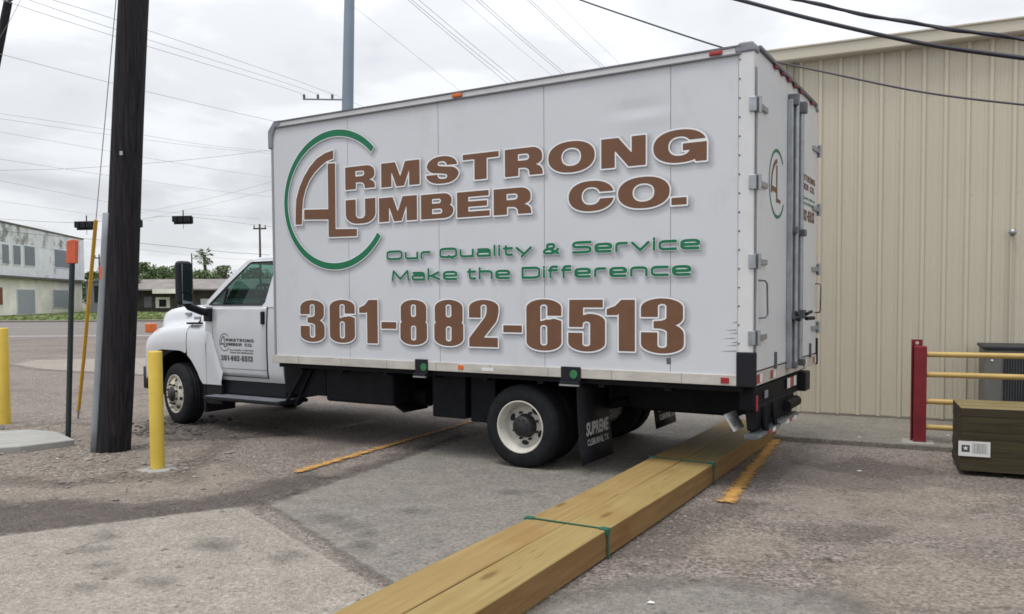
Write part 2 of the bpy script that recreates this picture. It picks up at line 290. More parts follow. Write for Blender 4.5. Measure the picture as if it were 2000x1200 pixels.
# ------------------------------------------------------------ mesh helpers
COL = sc.collection
class MB:
    def __init__(s): s.v = []; s.f = []; s.sm = []
    def add(s, vs, fs, smooth=False):
        o = len(s.v); s.v += [tuple(v) for v in vs]; s.f += [tuple(i + o for i in f) for f in fs]; s.sm += [smooth] * len(fs); return s
    def box(s, a, b, Mx=None):
        x0, y0, z0 = a; x1, y1, z1 = b
        x0, x1 = min(x0, x1), max(x0, x1); y0, y1 = min(y0, y1), max(y0, y1); z0, z1 = min(z0, z1), max(z0, z1)
        vs = [Vector(p) for p in ((x0, y0, z0), (x1, y0, z0), (x1, y1, z0), (x0, y1, z0), (x0, y0, z1), (x1, y0, z1), (x1, y1, z1), (x0, y1, z1))]
        if Mx: vs = [Mx @ v for v in vs]
        return s.add(vs, [(0, 3, 2, 1), (4, 5, 6, 7), (0, 1, 5, 4), (1, 2, 6, 5), (2, 3, 7, 6), (3, 0, 4, 7)])
    def tube(s, pts, r, n=10, cap=True, smooth=True):
        pts = [Vector(p) for p in pts]; rr = r if isinstance(r, (list, tuple)) else [r] * len(pts)
        rings = []
        d0 = (pts[1] - pts[0]).normalized(); up = Vector((0, 0, 1)) if abs(d0.z) < .9 else Vector((1, 0, 0))
        nx = d0.cross(up).normalized()
        for i, p in enumerate(pts):
            d = (pts[min(i + 1, len(pts) - 1)] - pts[max(i - 1, 0)]).normalized()
            nx = (nx - d * nx.dot(d)).normalized(); ny = d.cross(nx)
            rings.append([p + (nx * math.cos(2 * math.pi * k / n) + ny * math.sin(2 * math.pi * k / n)) * rr[i] for k in range(n)])
        vs = [v for rg in rings for v in rg]; fs = []
        for i in range(len(pts) - 1):
            for k in range(n): fs.append((i * n + k, i * n + (k + 1) % n, (i + 1) * n + (k + 1) % n, (i + 1) * n + k))
        s.add(vs, fs, smooth)
        if cap: s.add(rings[0], [tuple(range(n))[::-1]]); s.add(rings[-1], [tuple(range(n))])
        return s
    def lathe(s, prof, c, axis, n=40, smooth=True):   # prof: (r, h) along axis through c
        ax = Vector(axis).normalized(); up = Vector((0, 0, 1)) if abs(ax.z) < .9 else Vector((1, 0, 0))
        e1 = ax.cross(up).normalized(); e2 = ax.cross(e1); c = Vector(c)
        vs = [c + ax * h + (e1 * math.cos(2 * math.pi * k / n) + e2 * math.sin(2 * math.pi * k / n)) * r for r, h in prof for k in range(n)]
        fs = [(i * n + k, i * n + (k + 1) % n, (i + 1) * n + (k + 1) % n, (i + 1) * n + k) for i in range(len(prof) - 1) for k in range(n)]
        return s.add(vs, fs, smooth)
    def prism(s, poly, fn0, fn1):   # polygon points mapped by two functions to the two end caps
        n = len(poly); a = [fn0(p) for p in poly]; b = [fn1(p) for p in poly]
        s.add(a + b, [tuple(range(n))[::-1], tuple(range(n, 2 * n))] + [(i, (i + 1) % n, n + (i + 1) % n, n + i) for i in range(n)]); return s
    def loft(s, secs, closed=False, smooth=True, caps=False):
        n = len(secs[0]); vs = [p for q in secs for p in q]; fs = []
        for i in range(len(secs) - 1):
            for k in range(n if closed else n - 1):
                fs.append((i * n + k, i * n + (k + 1) % n, (i + 1) * n + (k + 1) % n, (i + 1) * n + k))
        s.add(vs, fs, smooth)
        if caps: s.add(secs[0], [tuple(range(n))[::-1]]); s.add(secs[-1], [tuple(range(n))])
        return s
    def poly(s, pts): return s.add(pts, [tuple(range(len(pts)))])
    def build(s, name, m, parent=None, bevel=0, seg=2, solid=0, recalc=True, merge=False):
        me = bpy.data.meshes.new(name); me.from_pydata([tuple(v) for v in s.v], [], s.f); 
        me.polygons.foreach_set('use_smooth', s.sm)
        if recalc or merge:
            bm = bmesh.new(); bm.from_mesh(me)
            if merge: bmesh.ops.remove_doubles(bm, verts=bm.verts, dist=1e-4)
            if recalc: bmesh.ops.recalc_face_normals(bm, faces=bm.faces)
            bm.to_mesh(me); bm.free()
        me.materials.append(M[m] if isinstance(m, str) else m)
        o = bpy.data.objects.new(name, me); COL.objects.link(o)
        if parent is not None: o.parent = parent
        if solid:
            k = o.modifiers.new('solid', 'SOLIDIFY'); k.thickness = solid; k.offset = -1
        if bevel:
            k = o.modifiers.new('bevel', 'BEVEL'); k.width = bevel; k.segments = seg; k.limit_method = 'ANGLE'; k.angle_limit = R(40)
        return o
def tag(o, label=None, cat=None, group=None, kind=None):
    if label: o['label'] = label
    if cat: o['category'] = cat
    if group: o['group'] = group
    if kind: o['kind'] = kind
    return o
def empty(name, loc, rz=0, label=None, cat=None, group=None):
    o = bpy.data.objects.new(name, None); COL.objects.link(o); o.location = loc; o.rotation_euler = (0, 0, rz); o.empty_display_size = .2
    return tag(o, label, cat, group)

# ------------------------------------------------------------ signed distance graphics (lettering)
def rp(pts, n=7):
    """polygon with rounded corners: points (x, y[, radius or (rx, ry)])"""
    out_ = []; m = len(pts)
    for i, p in enumerate(pts):
        if len(p) == 2 or p[2] == 0: out_.append(p[:2]); continue
        a = Vector(pts[i - 1][:2]); b = Vector(p[:2]); c = Vector(pts[(i + 1) % m][:2])
        rr = p[2] if isinstance(p[2], tuple) else (p[2], p[2])
        def off(q):
            d = q - b; l = d.length; d = d / l
            t = math.hypot(d.x * rr[0], d.y * rr[1]); return b + d * min(t, l * .999)
        P, Q = off(a), off(c); k = .552
        for j in range(n + 1):
            t = j / n; B1 = P + (b - P) * k; B2 = Q + (b - Q) * k
            out_.append(tuple(P * (1 - t) ** 3 + B1 * 3 * t * (1 - t) ** 2 + B2 * 3 * t * t * (1 - t) + Q * t ** 3))
    return out_
def rline(pts, n=6):     # open polyline with rounded interior corners
    if len(pts) < 3: return [p[:2] for p in pts]
    q = rp(pts, n); return q
def ell(cx, cy, rx, ry, n=40, e_=2.25):
    return [(cx + rx * math.copysign(abs(math.cos(t)) ** (2 / e_), math.cos(t)), cy + ry * math.copysign(abs(math.sin(t)) ** (2 / e_), math.sin(t))) for t in [2 * math.pi * i / n for i in range(n)]]
class Field:
    def __init__(s, x0, y0, x1, y1, h):
        s.x0, s.y0, s.h = x0, y0, h; s.nx = int((x1 - x0) / h) + 1; s.ny = int((y1 - y0) / h) + 1
        s.F = np.full((s.ny, s.nx), 9.0)
    def win(s, bx, pad):
        i0 = max(0, int((bx[0] - pad - s.x0) / s.h)); i1 = min(s.nx, int((bx[2] + pad - s.x0) / s.h) + 2)
        j0 = max(0, int((bx[1] - pad - s.y0) / s.h)); j1 = min(s.ny, int((bx[3] + pad - s.y0) / s.h) + 2)
        X, Y = np.meshgrid(s.x0 + s.h * np.arange(i0, i1), s.y0 + s.h * np.arange(j0, j1)); return i0, i1, j0, j1, X, Y
    @staticmethod
    def seg(X, Y, a, b):
        dx, dy = b[0] - a[0], b[1] - a[1]; L2 = dx * dx + dy * dy + 1e-12
        t = np.clip(((X - a[0]) * dx + (Y - a[1]) * dy) / L2, 0, 1); return np.hypot(X - a[0] - t * dx, Y - a[1] - t * dy)
    @staticmethod
    def pdist(X, Y, P):
        d = np.full(X.shape, 9.0); ins = np.zeros(X.shape, bool); n = len(P)
        for i in range(n):
            a, b = P[i - 1], P[i]; d = np.minimum(d, Field.seg(X, Y, a, b))
            if a[1] != b[1]:
                c = (a[1] > Y) != (b[1] > Y); ins ^= c & (X < (b[0] - a[0]) * (Y - a[1]) / (b[1] - a[1]) + a[0])
        return np.where(ins, -d, d)
    def glyph(s, adds, subs, post, pad=.08):
        pts = [p for P in adds + post for p in P]; bx = (min(p[0] for p in pts), min(p[1] for p in pts), max(p[0] for p in pts), max(p[1] for p in pts))
        i0, i1, j0, j1, X, Y = s.win(bx, pad); f = np.full(X.shape, 9.0)
        for P in adds: f = np.minimum(f, s.pdist(X, Y, P))
        for P in subs: f = np.maximum(f, -s.pdist(X, Y, P))
        for P in post: f = np.minimum(f, s.pdist(X, Y, P))
        s.F[j0:j1, i0:i1] = np.minimum(s.F[j0:j1, i0:i1], f)
    def stroke(s, P, w, closed=False, pad=.08):
        if closed: P = P + [P[0]]
        bx = (min(p[0] for p in P), min(p[1] for p in P), max(p[0] for p in P), max(p[1] for p in P))
        i0, i1, j0, j1, X, Y = s.win(bx, pad + w); f = np.full(X.shape, 9.0)
        for a, b in zip(P[:-1], P[1:]): f = np.minimum(f, s.seg(X, Y, a, b) - w / 2)
        s.F[j0:j1, i0:i1] = np.minimum(s.F[j0:j1, i0:i1], f)
    def mesh(s, level=0.0, sh=(0, 0), clip=None):
        """(verts2d, faces) of the region F < level"""
        A = s.F - level; ins = A < 0; V = []; Fc = []
        full = ins[:-1, :-1] & ins[1:, :-1] & ins[:-1, 1:] & ins[1:, 1:]
        anyi = ins[:-1, :-1] | ins[1:, :-1] | ins[:-1, 1:] | ins[1:, 1:]
        xs = s.x0 + s.h * np.arange(s.nx) + sh[0]; ys = s.y0 + s.h * np.arange(s.ny) + sh[1]
        def emit(P):
            if clip:
                c = sum(p[0] for p in P) / len(P)
                if not (clip[0] <= c <= clip[1]): return
            o = len(V); V.extend(P); Fc.append(tuple(range(o, o + len(P))))
        for j in range(s.ny - 1):
            row = full[j]; d = np.diff(np.concatenate(([0], row.astype(np.int8), [0])))
            for a, b in zip(np.where(d == 1)[0], np.where(d == -1)[0]): emit([(xs[a], ys[j]), (xs[b], ys[j]), (xs[b], ys[j + 1]), (xs[a], ys[j + 1])])
        for j, i in zip(*np.where(anyi & ~full)):
            c = [(j, i), (j, i + 1), (j + 1, i + 1), (j + 1, i)]; P = []
            for k in range(4):
                (ja, ia), (jb, ib) = c[k], c[(k + 1) % 4]; a, b = A[ja, ia], A[jb, ib]
                if a < 0: P.append((xs[ia], ys[ja]))
                if (a < 0) != (b < 0):
                    t = a / (a - b); P.append((xs[ia] + t * (xs[ib] - xs[ia]), ys[ja] + t * (ys[jb] - ys[ja])))
            if len(P) >= 3: emit(P)
        return V, Fc

def mapb(P, b): return [(b[0] + p[0] * (b[1] - b[0]), b[2] + p[1] * (b[3] - b[2])) for p in P]
HEAVY = {
 'R': ([rp([(0, 0), (0, 1), (.98, 1, (.27, .3)), (.98, .40, (.2, .17)), (.80, .37), (.97, .30, .14), (1.0, 0), (.655, 0), (.63, .28, .13), (.36, .29), (.36, 0)])], [rp([(.35, .79), (.64, .79, .09), (.64, .55, .09), (.35, .55)])], []),
 'M': ([[(0, 0), (0, 1), (.37, 1), (.5, .40), (.63, 1), (1, 1), (1, 0), (.73, 0), (.73, .62), (.6, 0), (.40, 0), (.27, .62), (.27, 0)]], [], []),
 'S': ([rp([(.95, .66), (.64, .66), (.60, .82, .1), (.36, .82, .08), (.36, .66, .06), (.6, .61, .05), (1.0, .56, .25), (1.0, 0, (.42, .36)), (0, 0, (.42, .34)), (.0, .34), (.35, .34), (.38, .17, .1), (.65, .17, .08), (.65, .33, .06), (.40, .385, .05), (.02, .43, .25), (.02, 1, (.42, .36)), (.95, 1, (.42, .36))])], [], []),
 'T': ([[(0, 1), (1, 1), (1, .79), (.67, .79), (.67, 0), (.33, 0), (.33, .79), (0, .79)]], [], []),
 'O': ([ell(.5, .5, .5, .5)], [ell(.5, .5, .21, .29)], []),
 'N': ([[(0, 0), (0, 1), (.39, 1), (.69, .45), (.69, 1), (1, 1), (1, 0), (.62, 0), (.31, .57), (.31, 0)]], [], []),
 'G': ([ell(.5, .5, .5, .5)], [ell(.5, .5, .21, .29), [(.62, .57), (1.1, .57), (1.1, .665), (.62, .665)]], [[(.56, .36), (.56, .57), (1, .57), (1, 0), (.80, 0), (.77, .14), (.7, .36)]]),
 'U': ([rp([(0, 1), (0, 0, (.4, .4)), (1, 0, (.4, .4)), (1, 1), (.655, 1), (.655, .21, (.14, .16)), (.345, .21, (.14, .16)), (.345, 1)])], [], []),
 'B': ([rp([(0, 0), (0, 1), (.95, 1, (.26, .26)), (.95, .54, .1), (.88, .52), (1, .48, .14), (1, 0, (.28, .27)), ])], [rp([(.35, .80), (.62, .80, .07), (.62, .61, .07), (.35, .61)]), rp([(.35, .40), (.66, .40, .08), (.66, .19, .08), (.35, .19)])], []),
 'E': ([[(0, 0), (0, 1), (.97, 1), (.97, .79), (.35, .79), (.35, .61), (.92, .61), (.92, .40), (.35, .40), (.35, .21), (1, .21), (1, 0)]], [], []),
 'C': ([ell(.5, .5, .5, .5)], [ell(.5, .5, .205, .29), [(.5, .40), (1.1, .40), (1.1, .62), (.5, .62)]], []),
 '.': ([[(0, 0), (0, 1), (1, 1), (1, 0)]], [], []),
}
IMPACT = {
 '3': ([rp([(0, .66), (0, 1, (.5, .17)), (.98, 1, (.5, .17)), (.98, .55, (.3, .1)), (.80, .515), (1, .47, (.24, .12)), (1, 0, (.5, .17)), (0, 0, (.5, .17)), (0, .38), (.39, .38), (.39, .10, (.11, .05)), (.61, .10, (.11, .05)), (.61, .445, (.2, .06)), (.30, .455), (.30, .585), (.6, .60, (.16, .05)), (.6, .90, (.1, .05)), (.40, .90, (.1, .05)), (.40, .66)])], [], []),
 '6': ([rp([(0, 0, (.48, .17)), (0, 1, (.48, .17)), (1, 1, (.48, .17)), (1, 0, (.48, .17))])], [rp([(.405, .10, (.09, .05)), (.405, .50, (.09, .05)), (.60, .50, (.09, .05)), (.60, .10, (.09, .05))]), rp([(.405, .57), (.405, .90, (.09, .05)), (.605, .90, (.09, .05)), (.605, .62), (.55, .60)]), [(.6, .68), (.6, .60), (.8, .625), (1.1, .56), (1.1, .68)]], []),
 '1': ([[(.0, .70), (.0, .82), (.30, .88), (.52, 1), (1, 1), (1, 0), (.43, 0), (.43, .74), (.38, .70)]], [], []),
 '8': ([rp([(.02, .46, (.3, .1)), (.02, 1, (.48, .17)), (.98, 1, (.48, .17)), (.98, .46, (.3, .1))]), rp([(0, 0, (.48, .17)), (0, .55, (.34, .1)), (1, .55, (.34, .1)), (1, 0, (.48, .17))])], [rp([(.405, .62, (.09, .05)), (.405, .90, (.09, .05)), (.595, .90, (.09, .05)), (.595, .62, (.09, .05))]), rp([(.405, .10, (.09, .05)), (.405, .43, (.09, .05)), (.595, .43, (.09, .05)), (.595, .10, (.09, .05))])], []),
 '2': ([rp([(0, .62), (0, 1, (.5, .17)), (1, 1, (.5, .17)), (1, .60, (.1, .2)), (.50, .20), (.97, .20), (.97, 0), (0, 0), (0, .18), (.60, .68, (.1, .1)), (.60, .90, (.1, .05)), (.40, .90, (.1, .05)), (.40, .62)])], [], []),
 '5': ([rp([(.03, 1), (.94, 1), (.94, .85), (.41, .85), (.41, .70), (.55, .73, .05), (1, .73, (.42, .15)), (1, 0, (.5, .17)), (0, 0, (.5, .17)), (0, .36), (.39, .36), (.39, .10, (.11, .05)), (.60, .10, (.1, .05)), (.60, .58, (.1, .05)), (.40, .58, (.1, .05)), (.40, .47), (.02, .47)])], [], []),
 '-': ([[(0, 0), (0, 1), (1, 1), (1, 0)]], [], []),
}
r_ = (.3, .22)
THIN = {   # skeleton strokes on a unit cell, cap height 1, x-height .74
 'O': (1.15, [([(0, 0, r_), (0, 1, r_), (1, 1, r_), (1, 0, r_)], 1)]),
 'Q': (1.2, [([(0, 0, r_), (0, 1, r_), (1, 1, r_), (1, 0, r_)], 1), ([(.52, .12), (.78, -.16)], 0)]),
 'u': (.9, [([(0, .74), (0, 0, r_), (1, 0)], 0), ([(1, .74), (1, 0)], 0)]),
 'r': (.62, [([(0, 0), (0, .74, r_), (1, .74)], 0)]),
 'a': (.9, [([(.06, .74), (1, .74, r_), (1, 0), (0, 0, (.2, .16)), (0, .45, (.2, .16)), (1, .45)], 0)]),
 'l': (.0, [([(0, 0), (0, 1.1)], 0)]),
 'i': (.0, [([(0, 0), (0, .74)], 0), ([(0, 1.02), (0, 1.06)], 0)]),
 't': (.55, [([(.25, 1.0), (.25, 0, r_), (1, 0)], 0), ([(0, .74), (1, .74)], 0)]),
 'y': (.95, [([(0, .74), (.52, .04)], 0), ([(1, .74), (.36, -.25)], 0)]),
 '&': (1.1, [([(1, 0), (.22, .62, .12), (.22, 1, .14), (.72, 1, .14), (.72, .62, .12), (.0, .36, .14), (0, 0, .16), (.7, 0, .2), (1, .46)], 0)]),
 'S': (1.1, [([(1, 1), (0, 1, r_), (0, .52, r_), (1, .52, r_), (1, 0, r_), (0, 0)], 0)]),
 'e': (.95, [([(.97, 0), (0, 0, r_), (0, .74, r_), (1, .74, r_), (1, .36, (.12, .1)), (.1, .36)], 0)]),
 'v': (.95, [([(0, .74), (.5, 0), (1, .74)], 0)]),
 'c': (.9, [([(1, .74), (0, .74, r_), (0, 0, r_), (1, 0)], 0)]),
 'M': (1.3, [([(0, 0), (.07, 1, .05), (.5, .12), (.93, 1, .05), (1, 0)], 0)]),
 'k': (.85, [([(0, 0), (0, 1.1)], 0), ([(.92, .74), (.28, .38), (0, .38)], 0), ([(.28, .38), (1, 0)], 0)]),
 'h': (.9, [([(0, 0), (0, 1.1)], 0), ([(0, .74), (1, .74, r_), (1, 0)], 0)]),
 'D': (1.15, [([(0, 0), (0, 1), (1, 1, r_), (1, 0, r_)], 1)]),
 'f': (.55, [([(.2, 0), (.2, 1.05, r_), (1, 1.05)], 0), ([(0, .70), (1, .70)], 0)]),
 'n': (.9, [([(0, 0), (0, .74, r_), (1, .74, r_), (1, 0)], 0)]),
}
def open_round(pts):
    if len(pts) < 3: return [p[:2] for p in pts]
    q = [pts[0][:2]] + [None]; res = [tuple(pts[0][:2])]
    full = rp(pts, 6)
    # rp treats the list as closed; the first/last points carry no radius so they pass through unchanged
    return full
def thin_word(Fd, word, x0, x1, y0, cap, t):
    gap = .33; tot = sum(THIN[c][0] for c in word) + gap * (len(word) - 1); sx = (x1 - x0 - t) / tot; x = x0 + t / 2
    for c in word:
        wd, strokes = THIN[c]
        for pts, closed in strokes:
            P = [(p[0], p[1]) + ((p[2],) if len(p) > 2 else ()) for p in pts]
            Q = rp(P, 6) if closed else open_round(P)
            Q = [(x + p[0] * wd * sx, y0 + t / 2 + p[1] * (cap - t)) for p in Q]
            Fd.stroke(Q, t, closed)
        x += (wd + gap) * sx

# layout of the truck side lettering, metres from the front of the box / above ground
HL = [('R', 1.096, 1.493, 2.676, 2.905), ('M', 1.572, 2.050, 2.665, 2.902), ('S', 2.128, 2.508, 2.650, 2.906), ('T', 2.553, 2.948, 2.656, 2.895),
      ('R', 3.013, 3.405, 2.652, 2.896), ('O', 3.458, 3.905, 2.640, 2.906), ('N', 3.965, 4.363, 2.645, 2.889), ('G', 4.427, 4.872, 2.636, 2.898),
      ('U', 1.097, 1.493, 2.326, 2.572), ('M', 1.538, 2.014, 2.325, 2.563), ('B', 2.062, 2.442, 2.323, 2.558), ('E', 2.485, 2.848, 2.318, 2.552), ('R', 2.890, 3.287, 2.315, 2.550),
      ('C', 3.656, 4.081, 2.296, 2.553), ('O', 4.117, 4.568, 2.293, 2.549), ('.', 4.582, 4.709, 2.302, 2.360)]
PH = [('3', .430, .780, 1.110, 1.554), ('6', .853, 1.201, 1.110, 1.554), ('1', 1.259, 1.503, 1.113, 1.552), ('-', 1.551, 1.742, 1.264, 1.331), ('8', 1.792, 2.120, 1.110, 1.551), ('8', 2.207, 2.545, 1.110, 1.550), ('2', 2.610, 2.936, 1.112, 1.548),
      ('-', 2.985, 3.182, 1.252, 1.316), ('6', 3.228, 3.582, 1.096, 1.550), ('5', 3.648, 3.998, 1.100, 1.545), ('1', 4.013, 4.268, 1.113, 1.543), ('3', 4.321, 4.689, 1.104, 1.554)]
SL = [('Our', 1.626, 2.171, 1.942, .098), ('Quality', 2.274, 3.289, 1.942, .102), ('&', 3.400, 3.564, 1.941, .102), ('Service', 3.686, 4.822, 1.940, .108),
      ('Make', 1.688, 2.484, 1.734, .113), ('the', 2.590, 3.065, 1.734, .110), ('Difference', 3.180, 4.751, 1.732, .110)]
RING_C, RING_R, RING_T = (.948, 2.586), (.712, .687), .0
def logo(ink_h, green_f, brown_f, T, ph_t=.0245, phone=True, slogan=True, letters=True, mark=True):
    """draw the firm's lettering into fields; T maps (s, z) -> field coordinates"""
    def P(pts): return [T(p) for p in pts]
    if mark:
        cx, cz = RING_C; ro = (.732, .719); ri = (.678, .651); a0, a1 = R(43), R(360 - 33.5)
        outer = [(cx + ro[0] * math.cos(a0 + (a1 - a0) * i / 70), cz + ro[1] * math.sin(a0 + (a1 - a0) * i / 70)) for i in range(71)]
        inner = [(cx + ri[0] * math.cos(a0 + (a1 - a0) * i / 70), cz + ri[1] * math.sin(a0 + (a1 - a0) * i / 70)) for i in range(71)]
        green_f.glyph([P(outer + inner[::-1])], [], [])
        brown_f.glyph([P([(.380, 2.359), (.385, 2.50), (.397, 2.629), (.445, 2.75), (.508, 2.851), (.60, 2.955), (.701, 3.032), (.82, 3.078), (.937, 3.098), (.936, 3.012), (.84, 2.992), (.761, 2.951), (.67, 2.89), (.592, 2.814), (.535, 2.72), (.499, 2.622), (.482, 2.5), (.476, 2.357)])], [], [])
        brown_f.glyph([P([(.510, 2.407), (.510, 2.512), (.87, 2.496), (.87, 2.391)])], [], [])
        brown_f.glyph([P([(.856, 2.967), (.961, 2.962), (.955, 2.286), (1.246, 2.274), (1.244, 2.201), (.856, 2.207)])], [], [])
    if letters:
        for c, a, b, d, e_ in HL:
            g = HEAVY[c]; brown_f.glyph(*[[P(mapb(q, (a, b, d, e_))) for q in k] for k in g])
    if phone:
        for c, a, b, d, e_ in PH:
            g = IMPACT[c]; brown_f.glyph(*[[P(mapb(q, (a, b, d, e_))) for q in k] for k in g])
    if slogan:
        for wd, a, b, y, cap in SL:
            p0, p1, p2 = T((a, y)), T((b, y)), T((a, y + cap)); thin_word(green_f, wd, p0[0], p1[0], p0[1], p2[1] - p0[1], ph_t)

# ============================================================ SETTING
def sheet(name, pts, z, m, kind='structure', jit=0.0, step=0.25, wob=1.0):
    """flat polygon sheet with a slightly ragged outline"""
    out_ = []
    n = len(pts)
    for i in range(n):
        a, b = Vector(pts[i][:2]), Vector(pts[(i + 1) % n][:2]); l = (b - a).length
        k = max(1, int(l / step)) if jit else 1; k = min(k, 160)
        nn = Vector((-(b - a).y, (b - a).x)).normalized()
        ph = random.random() * 6
        for j in range(k):
            t = j / k; q = a.lerp(b, t)
            if jit and j: q += nn * (math.sin(t * l * 2.1 * wob + ph) * .5 + math.sin(t * l * 5.3 * wob + ph * 2) * .3 + random.uniform(-.6, .6)) * jit
            out_.append((q.x, q.y, z))
    mb = MB(); mb.poly(out_); o = mb.build(name, m, recalc=False)
    if o.data.polygons[0].normal.z < 0: o.data.flip_normals()
    return tag(o, kind=kind)
BY = .447     # direction of the tan building's wall
bw = Vector((math.cos(BY), -math.sin(BY), 0)); bn = Vector((math.sin(BY), math.cos(BY), 0))    # along the wall to the right / away from camera
g = MB(); g.add([(-900, -60, 0), (900, -60, 0), (900, 1500, 0), (-900, 1500, 0)], [(0, 1, 2, 3)]); tag(g.build('ground', 'ground'), kind='structure')
def gp(*px): return [tuple(G(u, v)) for u, v in px]
def soft(base, edge, amp, nscale, alpha=1.0):
    """copy of a ground material whose sheet frays out into the surface below, by distance to its outline"""
    m = M[base].copy(); t = m.node_tree; L = t.links.new
    at_ = t.nodes.new('ShaderNodeAttribute'); at_.attribute_name = 'inside'
    tcn = t.nodes.new('ShaderNodeTexCoord'); n = t.nodes.new('ShaderNodeTexNoise'); n.inputs['Scale'].default_value = nscale; n.inputs['Detail'].default_value = 9; n.inputs['Roughness'].default_value = .72
    L(tcn.outputs['Object'], n.inputs['Vector'])
    a1 = t.nodes.new('ShaderNodeMath'); a1.operation = 'MULTIPLY_ADD'; a1.inputs[1].default_value = amp * 2; L(n.outputs[0], a1.inputs[0]); L(at_.outputs['Fac'], a1.inputs[2])
    mr_ = t.nodes.new('ShaderNodeMapRange'); mr_.inputs[1].default_value = amp - edge / 2; mr_.inputs[2].default_value = amp + edge / 2; mr_.inputs[4].default_value = alpha; L(a1.outputs[0], mr_.inputs[0])
    L(mr_.outputs[0], t.nodes['Principled BSDF'].inputs['Alpha']); return m
def patch(name, pts, z, m, margin=.12, step=.06):
    P = [tuple(p[:2]) for p in pts]; xs = [p[0] for p in P]; ys = [p[1] for p in P]
    step = max(step, max(max(xs) - min(xs), max(ys) - min(ys)) / 160)
    f = Field(min(xs) - margin - step, min(ys) - margin - step, max(xs) + margin + step, max(ys) + margin + step, step)
    X, Y = np.meshgrid(f.x0 + step * np.arange(f.nx), f.y0 + step * np.arange(f.ny)); D = -Field.pdist(X, Y, P)
    idx = -np.ones(D.shape, int); keep = np.zeros((f.ny - 1, f.nx - 1), bool)
    mx_ = np.maximum(np.maximum(D[:-1, :-1], D[1:, :-1]), np.maximum(D[:-1, 1:], D[1:, 1:])); keep = mx_ > -margin
    vs, fs, dv = [], [], []
    def vid(j, i):
        if idx[j, i] < 0: idx[j, i] = len(vs); vs.append((X[j, i], Y[j, i], z)); dv.append(float(D[j, i]))
        return int(idx[j, i])
    for j, i in zip(*np.where(keep)): fs.append((vid(j, i), vid(j, i + 1), vid(j + 1, i + 1), vid(j + 1, i)))
    mb = MB(); mb.add(vs, fs); o = mb.build(name, m, recalc=False)
    at_ = o.data.attributes.new('inside', 'FLOAT', 'POINT'); at_.data.foreach_set('value', dv)
    return tag(o, kind='structure')
slab_s = soft('slab', .05, .06, 9); lane_s = soft('lane', .07, .07, 7); lane_w = soft('lane', .30, .25, 3); dirt_s = soft('dirt', .35, .35, 2.5)
A = G(475, 990); B_ = G(0, 1048); C_ = G(742, 1148); dA = (A - B_).normalized(); dC = (C_ - A).normalized()
patch('concrete_paving', [tuple(B_ - dA * 7), tuple(A), tuple(C_ + dC * 3.2), tuple(C_ + dC * 3.2 + Vector((-7, -2, 0)))], .004, slab_s)
l1 = G(535, 985); l2 = G(950, 842); dl = (l2 - l1).normalized()
far_l = l1 + dl * 6.2
patch('concrete_lane', [tuple(A + Vector((.16, .06, 0))), tuple(l1), tuple(far_l), tuple(far_l + Vector((3.0, -1.44, 0))), tuple(G(1470, 868)), tuple(G(1320, 940)), tuple(G(1100, 1110)), tuple(G(1010, 1240)), tuple(C_ + dC * 3.0 + Vector((.3, 0, 0))), tuple(C_ + Vector((.06, .03, 0)))], .008, lane_s)
patch('concrete_patch', gp((1060, 1170), (1330, 1135), (1640, 1170), (1790, 1290), (1300, 1400), (960, 1300)), .012, lane_w, .3)
M['darkagg'] = ground_mat('dark_aggregate', (.06, .05, .045), (.25, .215, .195), 85, (.16, .136, .12), .9)
M['pale'] = ground_mat('pale_dust', (.24, .205, .172), (.48, .425, .365), 60, (.40, .345, .29), .9)
M['stain'] = ground_mat('dark_stain', (.085, .08, .078), (.16, .152, .146), 150, (.12, .115, .11), .9)
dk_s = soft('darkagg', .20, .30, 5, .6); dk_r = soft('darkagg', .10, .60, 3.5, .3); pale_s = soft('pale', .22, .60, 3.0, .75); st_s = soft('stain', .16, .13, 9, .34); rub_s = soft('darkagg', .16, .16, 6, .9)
patch('asphalt_wear', gp((-200, 985), (100, 978), (260, 985), (390, 975), (480, 955), (600, 925), (640, 935), (560, 968), (480, 992), (330, 1014), (0, 1046), (-200, 1070)), .0022, dk_s, .3)
patch('asphalt_wear', gp((640, 935), (820, 872), (900, 850), (930, 852), (800, 900), (640, 955), (560, 985), (520, 990)), .0022, dk_s, .25)
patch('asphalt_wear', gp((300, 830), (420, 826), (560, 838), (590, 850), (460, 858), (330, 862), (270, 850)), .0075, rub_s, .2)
patch('asphalt_wear', gp((1180, 1080), (1290, 1010), (1420, 975), (1500, 985), (1400, 1040), (1260, 1110)), .0022, dk_r, .45)
patch('asphalt_wear', gp((1500, 1040), (1580, 1022), (1760, 1030), (1700, 1062), (1560, 1058)), .0022, dk_r, .45)
patch('asphalt_wear', gp((1560, 905), (1700, 895), (1860, 925), (1700, 935)), .0022, dk_r, .45)
patch('pale_dust', gp((1330, 1060), (1480, 1025), (1560, 1070), (1450, 1110), (1360, 1100)), .0032, pale_s, .3)
patch('pale_dust', gp((1600, 1110), (1800, 1080), (2050, 1120), (2050, 1200), (1700, 1190)), .0032, pale_s, .3)
patch('pale_dust', gp((-100, 945), (150, 950), (330, 930), (420, 900), (520, 930), (420, 965), (200, 975), (-100, 985)), .0032, pale_s, .3)
patch('pale_dust', gp((1650, 960), (1850, 950), (2000, 975), (1850, 1010), (1700, 1000)), .0032, pale_s, .3)
